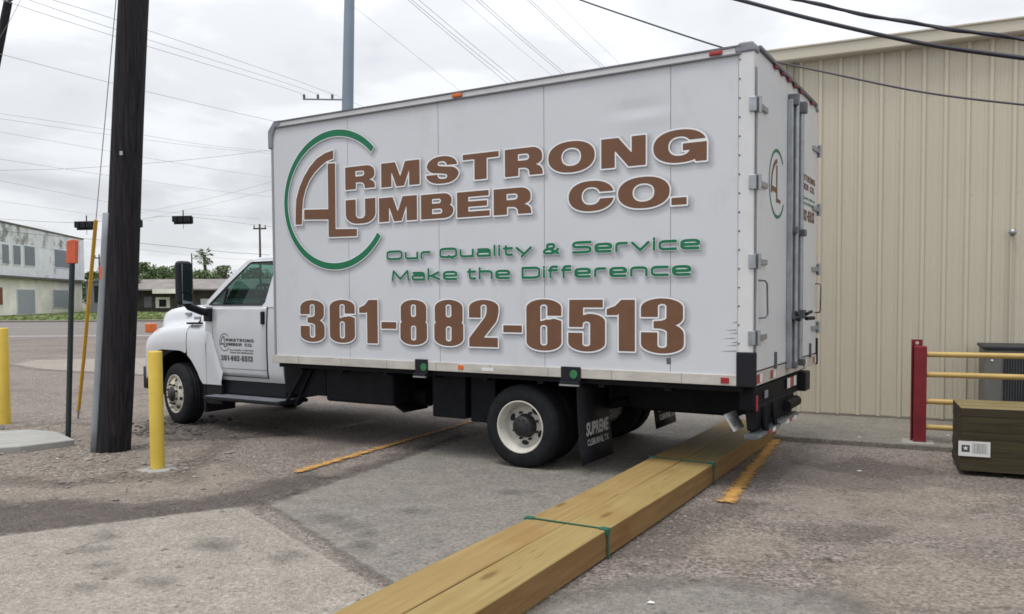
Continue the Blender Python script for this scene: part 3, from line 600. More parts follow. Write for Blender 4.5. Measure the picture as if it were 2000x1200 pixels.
for (u, v, a, b_) in ((640, 1015, 34, 6), (690, 1030, 26, 7), (705, 1068, 20, 7), (720, 1045, 16, 5), (820, 1000, 30, 4), (210, 1047, 22, 9), (175, 1076, 40, 5), (190, 1108, 18, 5), (222, 1120, 16, 5), (310, 1140, 30, 9), (170, 1150, 24, 6), (420, 1065, 40, 10), (560, 1090, 26, 9), (900, 1090, 20, 5), (1000, 965, 26, 4)):
    patch('oil_stain', gp(*[(u + a * math.cos(t) * random.uniform(.7, 1.1), v + b_ * math.sin(t) * random.uniform(.7, 1.1)) for t in np.linspace(0, 6.28, 12)[:-1]]), .0125 if u > 600 else .0085, st_s, .08, .02)
# street, driveway and grass far left
sheet('road', [(-160, 30.5, 0), (14, 34.5, 0), (40, 62, 0), (-160, 57, 0)], .004, 'road')
sheet('road_marking', [(-160, 32.1, 0), (14, 36.1, 0), (14, 36.5, 0), (-160, 32.5, 0)], .008, 'whiteline')
sheet('road_marking', [(-160, 44.6, 0), (20, 48.4, 0), (20, 48.6, 0), (-160, 44.8, 0)], .008, 'whiteline')
patch('driveway', gp((18, 713), (70, 704), (290, 700), (430, 699), (560, 716), (420, 735), (290, 734), (150, 727), (60, 721)), .012, soft('slab', .3, .25, 1.5), .3)
gk = MB(); gk.box((-160, 58.2, 0), (60, 59.0, .13)); tag(gk.build('kerb', 'apron', bevel=.03), kind='structure')
sheet('verge', [(-160, 59, 0), (60, 60, 0), (90, 170, 0), (-200, 170, 0)], .01, 'grass')
gr = MB()
for i in range(5200):
    x = random.uniform(-62, 0); y = 59.3 + random.random() ** 1.8 * 48; h = random.uniform(.05, .2); a = random.uniform(0, 3.14)
    if -60 < x < -50 and y > 82: continue
    if x < -30 and random.random() < .6: continue
    dx, dy = math.cos(a) * .22, math.sin(a) * .22
    gr.add([(x - dx, y - dy, .01), (x + dx, y + dy, .01), (x + dx * .4, y + dy * .4 + .05, h), (x - dx * .5, y - dy * .5 + .05, h * .8)], [(0, 1, 2, 3)])
tag(gr.build('grass', 'grass', recalc=False), kind='stuff')
# concrete walk along the tan building
w0 = G(1680, 822)                                    # a point at the foot of the wall
a0 = G(1680, 872)
def wp(t, d, z=0): return w0 + bw * t - bn * d + Vector((0, 0, z))    # d metres out from the wall
AD = (w0 - a0).dot(bn)
ap = MB(); ap.prism([wp(-1.55, -.2), wp(9, -.2), wp(9, AD), wp(-1.55, AD)], lambda p: (p.x, p.y, -.05), lambda p: (p.x, p.y, .055)); tag(ap.build('pavement', 'apron', bevel=.012), kind='structure')
# parking lines
LINE_S = soft('linepaint', .05, .13, 17)
for a, b, wd in (((580, 924), (948, 817), .085), ((1418, 984), (1522, 852), .10)):
    p, q = G(*a), G(*b); d = (q - p).normalized(); s_ = Vector((d.y, -d.x, 0)) * wd / 2
    if a[0] > 1000: q = p + d * ((q - p).length * .99)
    else: q = q + d * 1.2
    patch('parking_line', [tuple(p - s_), tuple(p + s_), tuple(q + s_), tuple(q - s_)], .0145, LINE_S, .02, .012)
# dirt and gravel round the pole
patch('dirt_patch', gp((-120, 826), (20, 838), (120, 826), (200, 830), (275, 826), (330, 822), (420, 832), (470, 850), (380, 905), (350, 940), (240, 930), (140, 946), (0, 938), (-200, 950)), .006, dirt_s, .4)
st = MB()
def stone(c, r):
    k = 7; rings = []
    sx, sy, sz = r * random.uniform(.7, 1.3), r * random.uniform(.7, 1.3), r * random.uniform(.35, .8); ro = random.random() * 6
    for lv, rad in ((0, .9), (.55, 1), (1, .55)):
        rings.append([(c[0] + math.cos(ro + 6.283 * i / k) * sx * rad * random.uniform(.8, 1.15), c[1] + math.sin(ro + 6.283 * i / k) * sy * rad * random.uniform(.8, 1.15), c[2] + lv * sz * random.uniform(.85, 1.1)) for i in range(k)])
    st.loft(rings, closed=True, smooth=False); st.poly(rings[-1])
for i in range(900):
    u = random.gauss(170, 150); v = random.gauss(888, 33)
    if u > 470 or u < -250 or v < 822 or v > 985: continue
    p = G(u, v); stone((p.x, p.y, .004), random.uniform(.006, .022) * (1.8 if random.random() < .06 else 1))
tag(st.build('gravel', 'stone', recalc=False), kind='stuff'); st = MB()
M['rubble'] = mat('dark_rubble', (.12, .105, .095), .95, vscale=3, col2=(.035, .032, .03))
for i in range(260):                                  # heap of loose rubble in front of the truck's wheel
    u = random.gauss(352, 60); v = random.gauss(838, 8); p = G(u, v); stone((p.x, p.y, .004), random.uniform(.010, .036))
tag(st.build('rubble', 'rubble', recalc=False), kind='stuff'); st = MB()
for i in range(420):
    u = random.uniform(1150, 2050); v = random.uniform(900, 1210); p = G(u, v); stone((p.x, p.y, .0), random.uniform(.005, .013))
for i in range(700):
    x = random.uniform(-4, 6); y = random.uniform(2.6, 9.5); stone((x, y, .002), random.uniform(.003, .009))
tag(st.build('gravel', 'stone', recalc=False), kind='stuff')
# scraps of litter
for (u, v, z), lab in (((112, 897, .006), 'flat white scrap lying on the gravel in front of the concrete pad'), ((1678, 855, .057), 'small white scrap lying on the walk under the tan wall'), ((1678, 921, 0), 'small white scrap on the asphalt between lumber and dark timber stack'),
                       ((1272, 1179, .014), 'white speck of litter at the bottom edge right of the long lumber'), ((1852, 852, .057), 'pale scrap on the walk under the yellow rails')):
    p = G(u, v, z); k = MB(); P = [(p.x + random.uniform(.4, 1) * .027 * math.cos(a), p.y + random.uniform(.4, 1) * .024 * math.sin(a), p.z + .004) for a in np.linspace(0, 6.28, 8)[:-1]]
    k.prism(P, lambda q: q, lambda q: (q[0] * 1.0, q[1], q[2] + .003)); tag(k.build('litter', 'paper'), lab, 'litter', 'scraps of litter on the ground')

# ============================================================ BOX TRUCK
YAW, LB = .5421, 5.2381
ZB, ZT = .868, 3.475
d3 = Vector((-math.cos(YAW), math.sin(YAW), 0)); n3 = Vector((math.sin(YAW), math.cos(YAW), 0))
O3 = Vector((1.8539, 6.2486, 0)) + d3 * LB + n3 * 1.22
T = empty('box_truck', O3, math.pi - YAW, 'white box truck with brown and green lettering, parked across the lot', 'truck')
def S(s, off, z): return (-s, 1.22 - off, z)
def sb(mb, s0, s1, o0, o1, z0, z1): return mb.box(S(s0, o0, z0), S(s1, o1, z1))

core = MB(); core.prism([(.06, ZB), (.06, 3.38), (.14, 3.462), (5.19, 3.462), (5.19, ZB)], lambda p: S(p[0], .008, p[1]), lambda p: S(p[0], 2.432, p[1]))
BOX = core.build('cargo_box', 'post', T, recalc=True)
def dent(s, z):
    d = .0006 * math.sin(s * 7.3 + z * 2.1) * math.sin(z * 4.7 + 1.3 * s)
    e1 = math.exp(-((s - 4.30) / .22) ** 2 - ((z - 3.10) / .045) ** 2); e2 = math.exp(-((s - 4.33) / .26) ** 2 - ((z - 3.03) / .06) ** 2)
    return d - .010 * e1 + .006 * e2
edges = [.055, 1.127, 2.270, 3.413, 4.573, 5.118]
for off, sgn in ((0, 1), (2.44, -1)):
    pl = MB()
    for a, b in zip(edges[:-1], edges[1:]):
        nx_, nz_ = 30, 60; a += .0025; b -= .0025
        vs = [S(a + (b - a) * i / nx_, off - sgn * dent(a + (b - a) * i / nx_, .95 + 2.47 * j / nz_) * (sgn > 0), .95 + 2.47 * j / nz_) for j in range(nz_ + 1) for i in range(nx_ + 1)]
        fs = [(j * (nx_ + 1) + i, j * (nx_ + 1) + i + 1, (j + 1) * (nx_ + 1) + i + 1, (j + 1) * (nx_ + 1) + i) for j in range(nz_) for i in range(nx_)]
        if sgn < 0: fs = [f[::-1] for f in fs]
        pl.add(vs, fs, True)
    pl.build('side_panel', 'panel', BOX, recalc=False)
sm_ = MB()
for e_ in edges[1:-1]: sb(sm_, e_ - .0025, e_ + .0025, .002, .008, .95, 3.42)
sm_.build('panel_seam', 'seam', BOX)
for o0, o1 in ((-.016, .012), (2.428, 2.456)):
    k = MB(); sb(k, .0, 5.118, o0, o1, .868, .953); k.build('bottom_rail', 'rail', BOX, bevel=.004)
    k = MB(); sb(k, .10, 5.14, o0, o1, 3.424, 3.470); k.build('top_rail', 'toprail', BOX, bevel=.003)
    k = MB(); sb(k, .10, 5.14, o0 - .006 if o0 < 0 else o0, o1 + (.006 if o0 > 0 else 0), 3.413, 3.4235); sb(k, .10, 5.14, o0 - .008 if o0 < 0 else o0, o1 + (.008 if o0 > 0 else 0), 3.4705, 3.484); k.build('rail_lip', 'railline', BOX)
k = MB()
for s_ in np.arange(.4, 5.1, .61):
    k = MB(); sb(k, s_, s_ + .004, -.0175, -.016, .87, .951); k.build('rail_joint', 'seam', BOX)
# front corners
for sg in (0, 1):
    q = (lambda o: o) if sg == 0 else (lambda o: 2.44 - o)
    k = MB(); k.prism([(.055, -.006), (.03, -.006), (.008, .012), (0, .05), (.0, .10), (.055, .10)], lambda p: S(p[0], q(p[1]), .953), lambda p: S(p[0], q(p[1]), 3.30)); k.build('corner_post', 'post_grey', BOX, bevel=.004)
    k = MB(); k.prism([(-.006, 3.20), (-.006, 3.39), (.085, 3.492), (.185, 3.492), (.185, 3.436), (.105, 3.424), (.062, 3.33), (.054, 3.20)], lambda p: S(p[0], q(-.022), p[1]), lambda p: S(p[0], q(.14), p[1])); k.build('corner_cap', 'cap', BOX, bevel=.012)
k = MB(); sb(k, 0, .06, .10, 2.34, ZB, 3.38); k.build('front_wall', 'post', BOX)
# rear frame
for sg in (0, 1):
    q = (lambda o: o) if sg == 0 else (lambda o: 2.44 - o)
    k = MB(); k.box(S(5.118, q(-.012), .958), S(5.238, q(.028), 3.43)); k.build('rear_post', 'post', BOX, bevel=.012, seg=3)
    if sg == 0:
        for z in np.arange(1.2, 3.42, .145):
            k = MB(); k.lathe([(.0, .006), (.006, .004), (.008, 0)], S(5.130, q(-.012), z), (0, 1, 0), 8); k.build('rivet', 'steel_dark', BOX)
    k = MB(); k.prism([(5.09, 3.425), (5.09, 3.478), (5.13, 3.502), (5.225, 3.502), (5.252, 3.47), (5.252, 3.425)], lambda p: S(p[0], q(-.022), p[1]), lambda p: S(p[0], q(.10), p[1])); k.build('corner_cap', 'cap', BOX, bevel=.014, seg=3)
    k = MB(); k.box(S(5.112, q(-.022), .862), S(5.262, q(.03), 1.135)); k.build('dock_bumper', 'plastic', BOX, bevel=.01)
    if sg: continue
    k = MB(); k.box(S(5.262, q(.004), .68), S(5.275, q(.018), .80)); k.build('tail_light', 'red_lens', BOX, bevel=.003)
k = MB(); sb(k, 5.19, 5.238, .028, 2.412, 3.318, 3.462); k.build('rear_header', 'post', BOX, bevel=.004)
k = MB(); sb(k, 5.19, 5.262, .10, 2.34, 3.463, 3.492); k.build('header_lip', 'railline', BOX, bevel=.004)
for o in (.62, .86, 1.10, 1.34, 1.58, 2.1):
    k = MB(); sb(k, 5.238, 5.262, o - .05, o + .05, 3.438, 3.460); k.build('marker_light', 'redpaint', BOX, bevel=.006)
k = MB(); sb(k, 5.19, 5.25, .03, 2.41, .868, .972); SILL = k.build('rear_sill', 'rail', BOX, bevel=.004)
for o in (.06, .50, 1.78, 2.25):
    k = MB(); sb(k, 5.2505, 5.252, o, o + .10, .885, .955); k.build('reflective_tape', 'red_lens', BOX)
    k = MB(); sb(k, 5.2505, 5.252, o + .10, o + .18, .885, .955); k.build('reflective_tape', 'clear', BOX)
for o in (.62, 2.05):
    k = MB(); sb(k, 5.25, 5.27, o, o + .03, .96, 1.10); k.build('door_stop', 'steel_dark', BOX)
# rear doors
for sg in (0, 1):
    q = (lambda o: o) if sg == 0 else (lambda o: 2.44 - o)
    k = MB(); k.box(S(5.205, q(.062), .985), S(5.252, q(1.205), 3.308)); D = k.build('rear_door', 'door', T, bevel=.006)
    k = MB(); k.box(S(5.20, q(.036), .98), S(5.246, q(.062), 3.312)); k.build('door_edge', 'steel', D)
    for z in (3.026, 2.437, 1.834, 1.245):
        k = MB(); k.box(S(5.205, q(-.026), z - .055), S(5.258, q(.034), z + .055)); k.tube([S(5.272, q(.030), z - .06), S(5.272, q(.030), z + .06)], .015)
        k.box(S(5.254, q(.03), z - .022), S(5.272, q(.30), z + .022)); k.build('hinge', 'steel', D, bevel=.004)
    k = MB(); k.tube([S(5.252, q(.10), 1.69), S(5.30, q(.11), 1.685), S(5.31, q(.13), 1.66), S(5.31, q(.15), 1.42), S(5.30, q(.13), 1.40), S(5.252, q(.11), 1.395)], .007, 8); k.build('grab_handle', 'steel_dark', D)
    if sg == 0:
        k = MB(); k.box(S(5.252, 1.045, .93), S(5.300, 1.185, 3.27)); k.build('lock_bar', 'steel', D, bevel=.006)
        k = MB(); k.tube([S(5.318, 1.115, .93), S(5.318, 1.115, 3.30)], .020, 12); k.build('lock_rod', 'steel', D)
    else:
        k = MB(); k.tube([S(5.290, 1.44, .93), S(5.290, 1.44, 3.30)], .024, 12); k.build('lock_rod', 'steel', D)
        k = MB(); sb(k, 5.252, 5.266, 1.37, 1.40, .99, 3.3); k.build('door_edge', 'steel', D)
    ox = 1.10 if sg == 0 else 1.44
    for z, hh in ((3.27, .05), (2.14, .03), (1.40, .04), (.96, .03)):
        k = MB(); sb(k, 5.252, 5.335, ox - .045, ox + .045, z - hh, z + hh); k.build('lock_bracket', 'steel_dark', D, bevel=.006)
    k = MB(); k.tube([S(5.345, ox, 1.40), S(5.36, ox + (-.16 if sg == 0 else .14), 1.42)], .016, 8); k.tube([S(5.345, ox, 1.36), S(5.37, ox + (-.10 if sg == 0 else .20), 1.36)], .018, 8)
    k.build('latch_handle', 'plastic', D)
k = MB(); sb(k, 5.20, 5.258, 1.205, 1.236, .99, 3.31); k.build('door_gasket', 'plastic', T)
# lights and fittings on the rails
for s0, s1, z0, z1, m in ((2.490, 2.548, .894, .935, 'amber_lens'), (4.993, 5.058, .886, .932, 'red_lens')):
    k = MB(); sb(k, s0, s1, -.026, -.016, z0, z1); k.build('marker_light', m, BOX, bevel=.004)
k = MB(); sb(k, 2.755, 2.879, -.0175, -.016, .893, .921); k.build('reflector', 'clear', BOX)
k = MB(); sb(k, 2.452, 2.562, -.036, -.016, 3.43, 3.466); k.build('marker_light', 'amber_lens', BOX, bevel=.008)
k = MB(); sb(k, 4.893, 4.995, -.036, -.016, 3.432, 3.466); k.build('marker_light', 'red_lens', BOX, bevel=.008)
k = MB(); sb(k, 4.54, 4.578, -.004, .004, 1.02, 1.07); k.build('side_fitting', 'steel_dark', BOX, bevel=.004)
for s0, s1, z0, z1 in ((1.985, 2.135, .80, .975), (3.585, 3.775, .80, .965)):
    k = MB(); sb(k, s0, s1, -.030, -.016, z0 + .04, z1); sb(k, s0, s1, -.06, .05, z0 + .015, z0 + .04); kk = k.build('step_bracket', 'plastic', BOX, bevel=.004)
    k = MB(); sb(k, s0, s1, -.062, -.03, z0, z0 + .014); k.build('bracket_lip', 'steel', BOX)
    k = MB(); k.lathe([(0, .004), (.036, .004), (.038, 0)], S((s0 + s1) / 2 + .03, -.030, z0 + .10), (0, 1, 0), 14, False); k.build('bracket_decal', 'green_lens', BOX)

for s0, s1, z in ((5.02, 5.11, 1.30), (5.05, 5.115, 1.275), (5.0, 5.10, 1.235), (5.06, 5.115, 1.205), (5.03, 5.112, 1.18), (4.98, 5.11, 1.135), (5.07, 5.115, 1.36)):
    k = MB(); k.poly([S(s0, -.0012, z), S(s1, -.0012, z + .001), S(s1, -.0012, z + .011), S((s0 + s1) / 2, -.0012, z + .006)]); k.build('scuff', 'post_grey', BOX, recalc=False)
# lettering on the side
h_ = .0055
fb = Field(.0, 1.0, 5.1, 3.42, h_); fg = Field(.0, 1.0, 5.1, 3.42, h_)
logo(h_, fg, fb, lambda p: p)
fall = Field(.0, 1.0, 5.1, 3.42, h_); fring = Field(.0, 1.0, 5.1, 3.42, h_); logo(h_, fring, Field(.0, 1.0, 5.1, 3.42, h_), lambda p: p, letters=False, phone=False, slogan=False)
fall.F = np.minimum(np.minimum(fb.F, fring.F + .005), fg.F + .0095)
def decal(field, level, name, m, parent, f3, sh=(0, 0), clip=None):
    V, Fc = field.mesh(level, sh, clip)
    mb = MB(); mb.v = [f3(p) for p in V]; mb.f = Fc; mb.sm = [False] * len(Fc)
    return mb.build(name, m, parent, recalc=False)
EPS = .0035
M['veil'] = veil_mat('printed_shadow', (.10, .11, .13), .065)
for i, lv in enumerate((.058, .044, .030, .016, .004)):
    decal(fall, lv - .012, 'lettering_shadow', 'veil', BOX, lambda p, i=i: S(p[0], -EPS - .0004 * i, p[1]), sh=(.022, -.030))
decal(fall, .0135, 'lettering_outline', 'outline', BOX, lambda p: S(p[0], -EPS - .0024, p[1]))
decal(fb, 0, 'side_lettering', 'brown', BOX, lambda p: S(p[0], -EPS - .0032, p[1]))
decal(fg, 0, 'side_lettering', 'green', BOX, lambda p: S(p[0], -EPS - .0032, p[1]))
# lettering on the rear doors (same artwork, smaller)
rx, rz_ = .385, .40
TR = lambda p: (.40 + (p[0] - .216) * rx, 2.50 + (p[1] - 2.586) * rz_)
TW = lambda p: (1.50 + (p[0] - 1.09) * .205, 2.28 + (p[1] - 1.10) * .245)
fb2 = Field(.2, 1.6, 2.44, 3.0, .0045); fg2 = Field(.2, 1.6, 2.44, 3.0, .0045)
logo(.0045, fg2, fb2, TR, letters=False, phone=False, slogan=False)
fb3 = Field(1.45, 2.1, 2.44, 2.9, .003); fg3 = Field(1.45, 2.1, 2.44, 2.9, .003)
logo(.003, fg3, fb3, TW, ph_t=.007, mark=False)
dl_, dr_ = [c for c in T.children if c.name.startswith('rear_door')]
RS_ = lambda p: S(5.2545, p[0], p[1])
decal(fb2, 0, 'door_lettering', 'brown', dl_, RS_, clip=(0, 1.03)); decal(fg2, 0, 'door_lettering', 'green', dl_, RS_, clip=(0, 1.03))
decal(fb3, 0, 'door_lettering', 'brown', dr_, RS_); decal(fg3, 0, 'door_lettering', 'green', dr_, RS_)

# chassis and underbody
ch = MB()
for y in (-.43, .43): ch.box((1.9, y - .04, .54), (-5.05, y + .04, .80))
for x in np.arange(-.3, -5.1, -.6): ch.box((x, -1.16, .79), (x - .06, 1.16, .867))
ch.box((-.05, -1.18, .82), (-5.15, 1.18, .866)); ch.box((1.5, -.4, .45), (.2, .4, .75))
CHS = ch.build('chassis', 'black', T)
k = MB(); k.box((-.62, .52, .46), (-1.55, 1.06, .84)); k.tube([(-.5, .62, .52), (-1.7, .62, .52)], .10, 12); k.build('fuel_tank', 'black', CHS, bevel=.03)
k = MB(); k.prism([(-1.38, .50), (-1.42, .50), (-1.62, .40), (-1.60, .385)], lambda p: (p[0], .55, p[1]), lambda p: (p[0], .95, p[1])); k.build('splash_shield', 'black', CHS)
k = MB(); k.box((-2.02, .48, .385), (-2.42, 1.02, .82)); k.box((-2.45, .48, .36), (-2.74, .98, .82)); k.build('underbody_box', 'black', CHS, bevel=.015)
k = MB(); k.box((-.5, -1.06, .48), (-2.3, -.52, .84)); k.build('underbody_box', 'black', CHS, bevel=.015)  # unseen far-side mass, added to block light and deepen the shadow underneath
k = MB(); k.box((-3.9, -.36, .50), (-4.9, .36, .84)); k.build('lift_housing', 'black', CHS, bevel=.015)
k = MB(); k.tube([(-3.12, -.95, .385), (-3.12, .95, .385)], .07, 12); k.lathe([(.02, -.2), (.17, -.13), (.19, 0), (.17, .13), (.02, .2)], (-3.12, 0, .385), (0, 1, 0), 20); k.tube([(-3.12, 0, .40), (.6, 0, .62)], .05, 10)
for y in (-.48, .48): k.tube([(-2.4, y, .58), (-2.8, y, .50), (-3.12, y, .47), (-3.5, y, .50), (-3.9, y, .60)], .045, 8)
k.build('rear_axle', 'black', CHS)
k = MB(); k.tube([(1.97, -.85, .385), (1.97, .85, .385)], .055, 10); k.build('front_axle', 'black', CHS)

def wheel(x, yo, sgn, front=False):
    """yo = outer face of the tyre (signed), sgn = outward direction"""
    W = .24; c = (x, yo, .385); ax = (0, sgn, 0)
    k = MB(); k.lathe([(.236, -.012), (.246, .002), (.275, .006), (.330, .004), (.362, -.012), (.379, -.032), (.385, -.06), (.385, -.075), (.377, -.078), (.377, -.086), (.385, -.089), (.385, -.115), (.377, -.118), (.377, -.126), (.385, -.129), (.385, -.155), (.377, -.158), (.377, -.166), (.385, -.169), (.385, -.185), (.379, -.208), (.362, -.228), (.330, -.244), (.246, -.242), (.236, -.228)], c, ax, 56)
    # shoulder lugs
    for i in range(46):
        a = 6.2832 * i / 46; e1 = Vector((math.cos(a), 0, math.sin(a))); tn = Vector((-math.sin(a), 0, math.cos(a)))
        P = [Vector(c) + e1 * r + tn * w_ + Vector((0, sgn * h, 0)) for r, h in ((.360, -.010), (.386, -.050)) for w_ in (-.012, .012)]
        k.add(P, [(0, 1, 3, 2)])
    wl = k.build('wheel', 'rubber', T)
    if front:
        k = MB(); k.lathe([(.228, -.22), (.228, -.02), (.243, .0), (.243, .008), (.232, .008), (.222, -.012), (.205, -.022), (.165, .018), (.150, .024), (.118, .026), (.112, .03), (.112, .04), (.0, .04)], c, ax, 48); rm = k.build('rim', 'rimrust', wl)
        k = MB(); k.lathe([(.100, .03), (.094, .048), (.074, .054), (.066, .070), (0, .072)], c, ax, 24)
        for i in range(8):
            a = 6.2832 * (i + .5) / 8; p = Vector(c) + Vector((math.cos(a) * .124, sgn * .024, math.sin(a) * .124)); k.tube([p, p + Vector((0, sgn * .035, 0))], .013, 6)
        k.build('hub', 'hub', wl)
        nh, rh, hd, er = 8, .182, .003, .021
    else:
        k = MB(); k.lathe([(.228, -.22), (.228, -.02), (.243, .0), (.243, .008), (.233, .010), (.226, -.004), (.216, -.035), (.205, -.050), (.196, -.085), (.188, -.118), (.176, -.126), (.125, -.118), (.110, -.112), (.0, -.112)], c, ax, 48); rm = k.build('rim', 'rimwhite', wl)
        k = MB(); k.lathe([(.112, -.112), (.108, -.09), (.100, -.085), (.096, -.03), (.084, -.018), (.0, -.015)], c, ax, 28)
        for i in range(8):
            a = 6.2832 * (i + .5) / 8; p = Vector(c) + Vector((math.cos(a) * .128, -sgn * .118, math.sin(a) * .128)); k.tube([p, p + Vector((0, sgn * .04, 0))], .012, 6)
            p = Vector(c) + Vector((math.cos(a) * .066, -sgn * .018, math.sin(a) * .066)); k.tube([p, p + Vector((0, sgn * .012, 0))], .008, 6)
        k.build('hub', 'hub', wl)
        nh, rh, hd, er = 4, .160, -.119, .034
    k = MB()
    for a in ([R(25), R(-85), R(125), R(205)] if not front else [6.2832 * (i + .32) / nh for i in range(nh)]):
        e1 = Vector((math.cos(a), 0, math.sin(a))); tn = Vector((-math.sin(a), 0, math.cos(a)))
        k.poly([Vector(c) + e1 * (rh + er * .62 * math.cos(b)) + tn * er * 1.1 * math.sin(b) + Vector((0, sgn * (hd + (.004 * math.cos(b) if not front else -.016 * math.cos(b) ) + .003), 0)) for b in np.linspace(0, 6.2832, 15)[:-1]])
    k.build('hand_hole', 'dark', wl, recalc=False)
    return wl
for sg in (1, -1):
    wheel(-3.12, sg * 1.165, sg); wheel(-3.12, sg * .875, sg)
    wl_ = wheel(1.97, sg * 1.00, sg, True); c_ = Vector((1.97, sg * .88, .385)); th = R(-13); wl_.rotation_euler = (0, 0, th); wl_.location = c_ - Matrix.Rotation(th, 3, 'Z') @ c_
# mud flaps with the body maker's lettering
def text_obj(txt, size, m, name, parent, f3, sx=1.0, shear=0.0, bold=0.0):
    cu = bpy.data.curves.new(name, 'FONT'); cu.body = txt; cu.size = size; cu.align_x = 'CENTER'; cu.shear = shear; cu.offset = bold; cu.resolution_u = 3
    o = bpy.data.objects.new(name, cu); COL.objects.link(o); dg = bpy.context.evaluated_depsgraph_get()
    me = bpy.data.meshes.new_from_object(o.evaluated_get(dg)); bpy.data.objects.remove(o); bpy.data.curves.remove(cu)
    for v in me.vertices: v.co = Vector(f3((v.co.x * sx, v.co.y)))
    me.name = name; me.materials.clear(); me.materials.append(M[m]); o = bpy.data.objects.new(name, me); COL.objects.link(o); o.parent = parent; return o
for o0, o1, lo in ((.03, .68, .10), (1.80, 2.40, .17)):
    k = MB(); nseg = 8; A_, B2 = [], []
    for i in range(nseg + 1):
        z = .84 + (lo - .84) * i / nseg; xx = 3.72 + .05 * (i / nseg) ** 2
        A_.append([S(xx, o0, z), S(xx, o1, z)])
    k.loft(A_); fl = k.build('mud_flap', 'plastic', T, solid=.012)
    oc = (o0 + o1) / 2
    fz = lambda z: 3.72 + .05 * ((.84 - z) / (.84 - lo)) ** 2 + .016
    text_obj('SUPREME', .155, 'toprail', 'flap_lettering', fl, lambda p, oc=oc: S(fz(.345 + p[1]), oc + p[0], .345 + p[1] + p[0] * 0), sx=.74, shear=.25, bold=.006)
    text_obj('CLEBURNE, TX', .075, 'toprail', 'flap_lettering', fl, lambda p, oc=oc: S(fz(.255 + p[1]), oc + p[0], .255 + p[1]), sx=.9, bold=.002)
# lift gate folded under the rear
LG = MB(); sb(LG, 5.10, 5.225, .10, 1.70, .66, .845); LG.prism([(5.14, .70), (5.235, .70), (5.235, .60), (5.22, .50), (5.16, .50)], lambda p: S(p[0], .12, p[1]), lambda p: S(p[0], 1.46, p[1])); LGo = LG.build('lift_gate', 'black', T, bevel=.015)
k = MB(); k.tube([S(5.25, 1.05, .60), S(5.25, 1.48, .60)], .05, 14); k.build('lift_motor', 'black', LGo)
for o, rr in ((.30, .028), (.62, .02)):
    k = MB(); k.tube([S(5.235, o, .68), S(5.262, o + .01, .49)], rr, 8); k.build('lift_arm', 'black', LGo)
k = MB(); k.box(S(5.236, .36, .74), S(5.243, .46, .80)); k.build('data_plate', 'cap', LGo)
k = MB(); k.prism([(5.17, .455), (5.27, .455), (5.29, .470), (5.27, .490), (5.17, .490)], lambda p: S(p[0], .0, p[1]), lambda p: S(p[0], .70, p[1])); k.prism([(5.17, .470), (5.27, .470), (5.29, .484), (5.27, .504), (5.17, .504)], lambda p: S(p[0], .72, p[1]), lambda p: S(p[0], 1.44, p[1])); k.build('platform', 'steel_dark', LGo, bevel=.004)
for o, m in ((.30, 'red_lens'), (.42, 'clear'), (.92, 'clear'), (1.03, 'red_lens'), (1.20, 'clear')):
    k = MB(); sb(k, 5.291, 5.293, o, o + .10, .462, .492); k.build('reflective_tape', m, LGo)
for o, m in ((1.16, 'clear'), (1.28, 'red_lens'), (1.42, 'clear')):
    k = MB(); sb(k, 5.240, 5.243, o, o + .11, .74, .83); k.build('reflective_tape', m, LGo)
k = MB(); sb(k, 5.20, 5.29, 1.72, 1.92, .66, .845); k.build('step_block', 'plastic', LGo, bevel=.01)
k = MB(); k.prism([(-.15, 0), (.15, 0), (.15, .155), (-.15, .155)], lambda p: S(5.08 - p[1] * .5, .04 + .15 + p[0], .50 + p[1] * .85), lambda p: S(5.084 - p[1] * .5, .04 + .15 + p[0], .502 + p[1] * .85)); lp = k.build('licence_plate', 'toprail', T)
text_obj('R34 77', .10, 'inkgrey', 'plate_lettering', lp, lambda p: S(5.088 - (p[1] + .035) * .5, .19 + p[0], .502 + (p[1] + .035) * .85), sx=.75, bold=.002)

# ------------------------------------------------------------ cab
def interp(tab, x):
    for (a, ya), (b, yb) in zip(tab[:-1], tab[1:]):
        if x <= b: return ya + (yb - ya) * max(0, min(1, (x - a) / (b - a)))
    return tab[-1][1]
def csec(z):   # half width of the cab at height z
    return interp([(.60, .945), (.66, .972), (.72, .985), (.95, .992), (1.25, .990), (1.50, .972), (2.02, .80), (2.12, .70)], z)
zs = [.60, .63, .66, .70, .76, .85, .95, 1.05, 1.15, 1.25, 1.33, 1.40, 1.44, 1.475]
cb_ = MB()
for sg in (1, -1):
    cb_.loft([[(x, sg * (csec(z) - .004), z) for z in zs] for x in (.10, .3, .6, .9, 1.2, 1.42)])
cb_.poly([(.10, y, z) for y, z in [(-csec(z) + .004, z) for z in zs] + [(csec(z) - .004, z) for z in zs[::-1]]])
cb_.box((.12, -.93, .61), (1.42, .93, .66))
# rear wall of the greenhouse, roof, pillars
cb_.poly([(.10, -csec(1.5) + .004, 1.5), (.10, csec(1.5) - .004, 1.5), (.10, .80, 2.03), (.14, .70, 2.10), (.14, -.70, 2.10), (.10, -.80, 2.03)])
roof = []
for x, zz in ((.10, 2.045), (.13, 2.085), (.3, 2.105), (.55, 2.10), (.74, 2.075), (.82, 2.045)):
    roof.append([(x, -.83, 2.01 if x < .8 else 2.0), (x, -.80, zz - .035), (x, -.70, zz - .005), (x, -.35, zz + .01), (x, 0, zz + .014), (x, .35, zz + .01), (x, .70, zz - .005), (x, .80, zz - .035), (x, .83, 2.01 if x < .8 else 2.0)])
cb_.loft(roof)
def gy(z): return .972 + (z - 1.5) / (2.03 - 1.5) * (.82 - .972)
outer = [(.10, 1.475), (.43, 1.475), (.85, 1.475), (1.25, 1.475), (1.48, 1.475), (1.155, 1.79), (.84, 2.03), (.55, 2.045), (.33, 2.045), (.10, 2.03)]
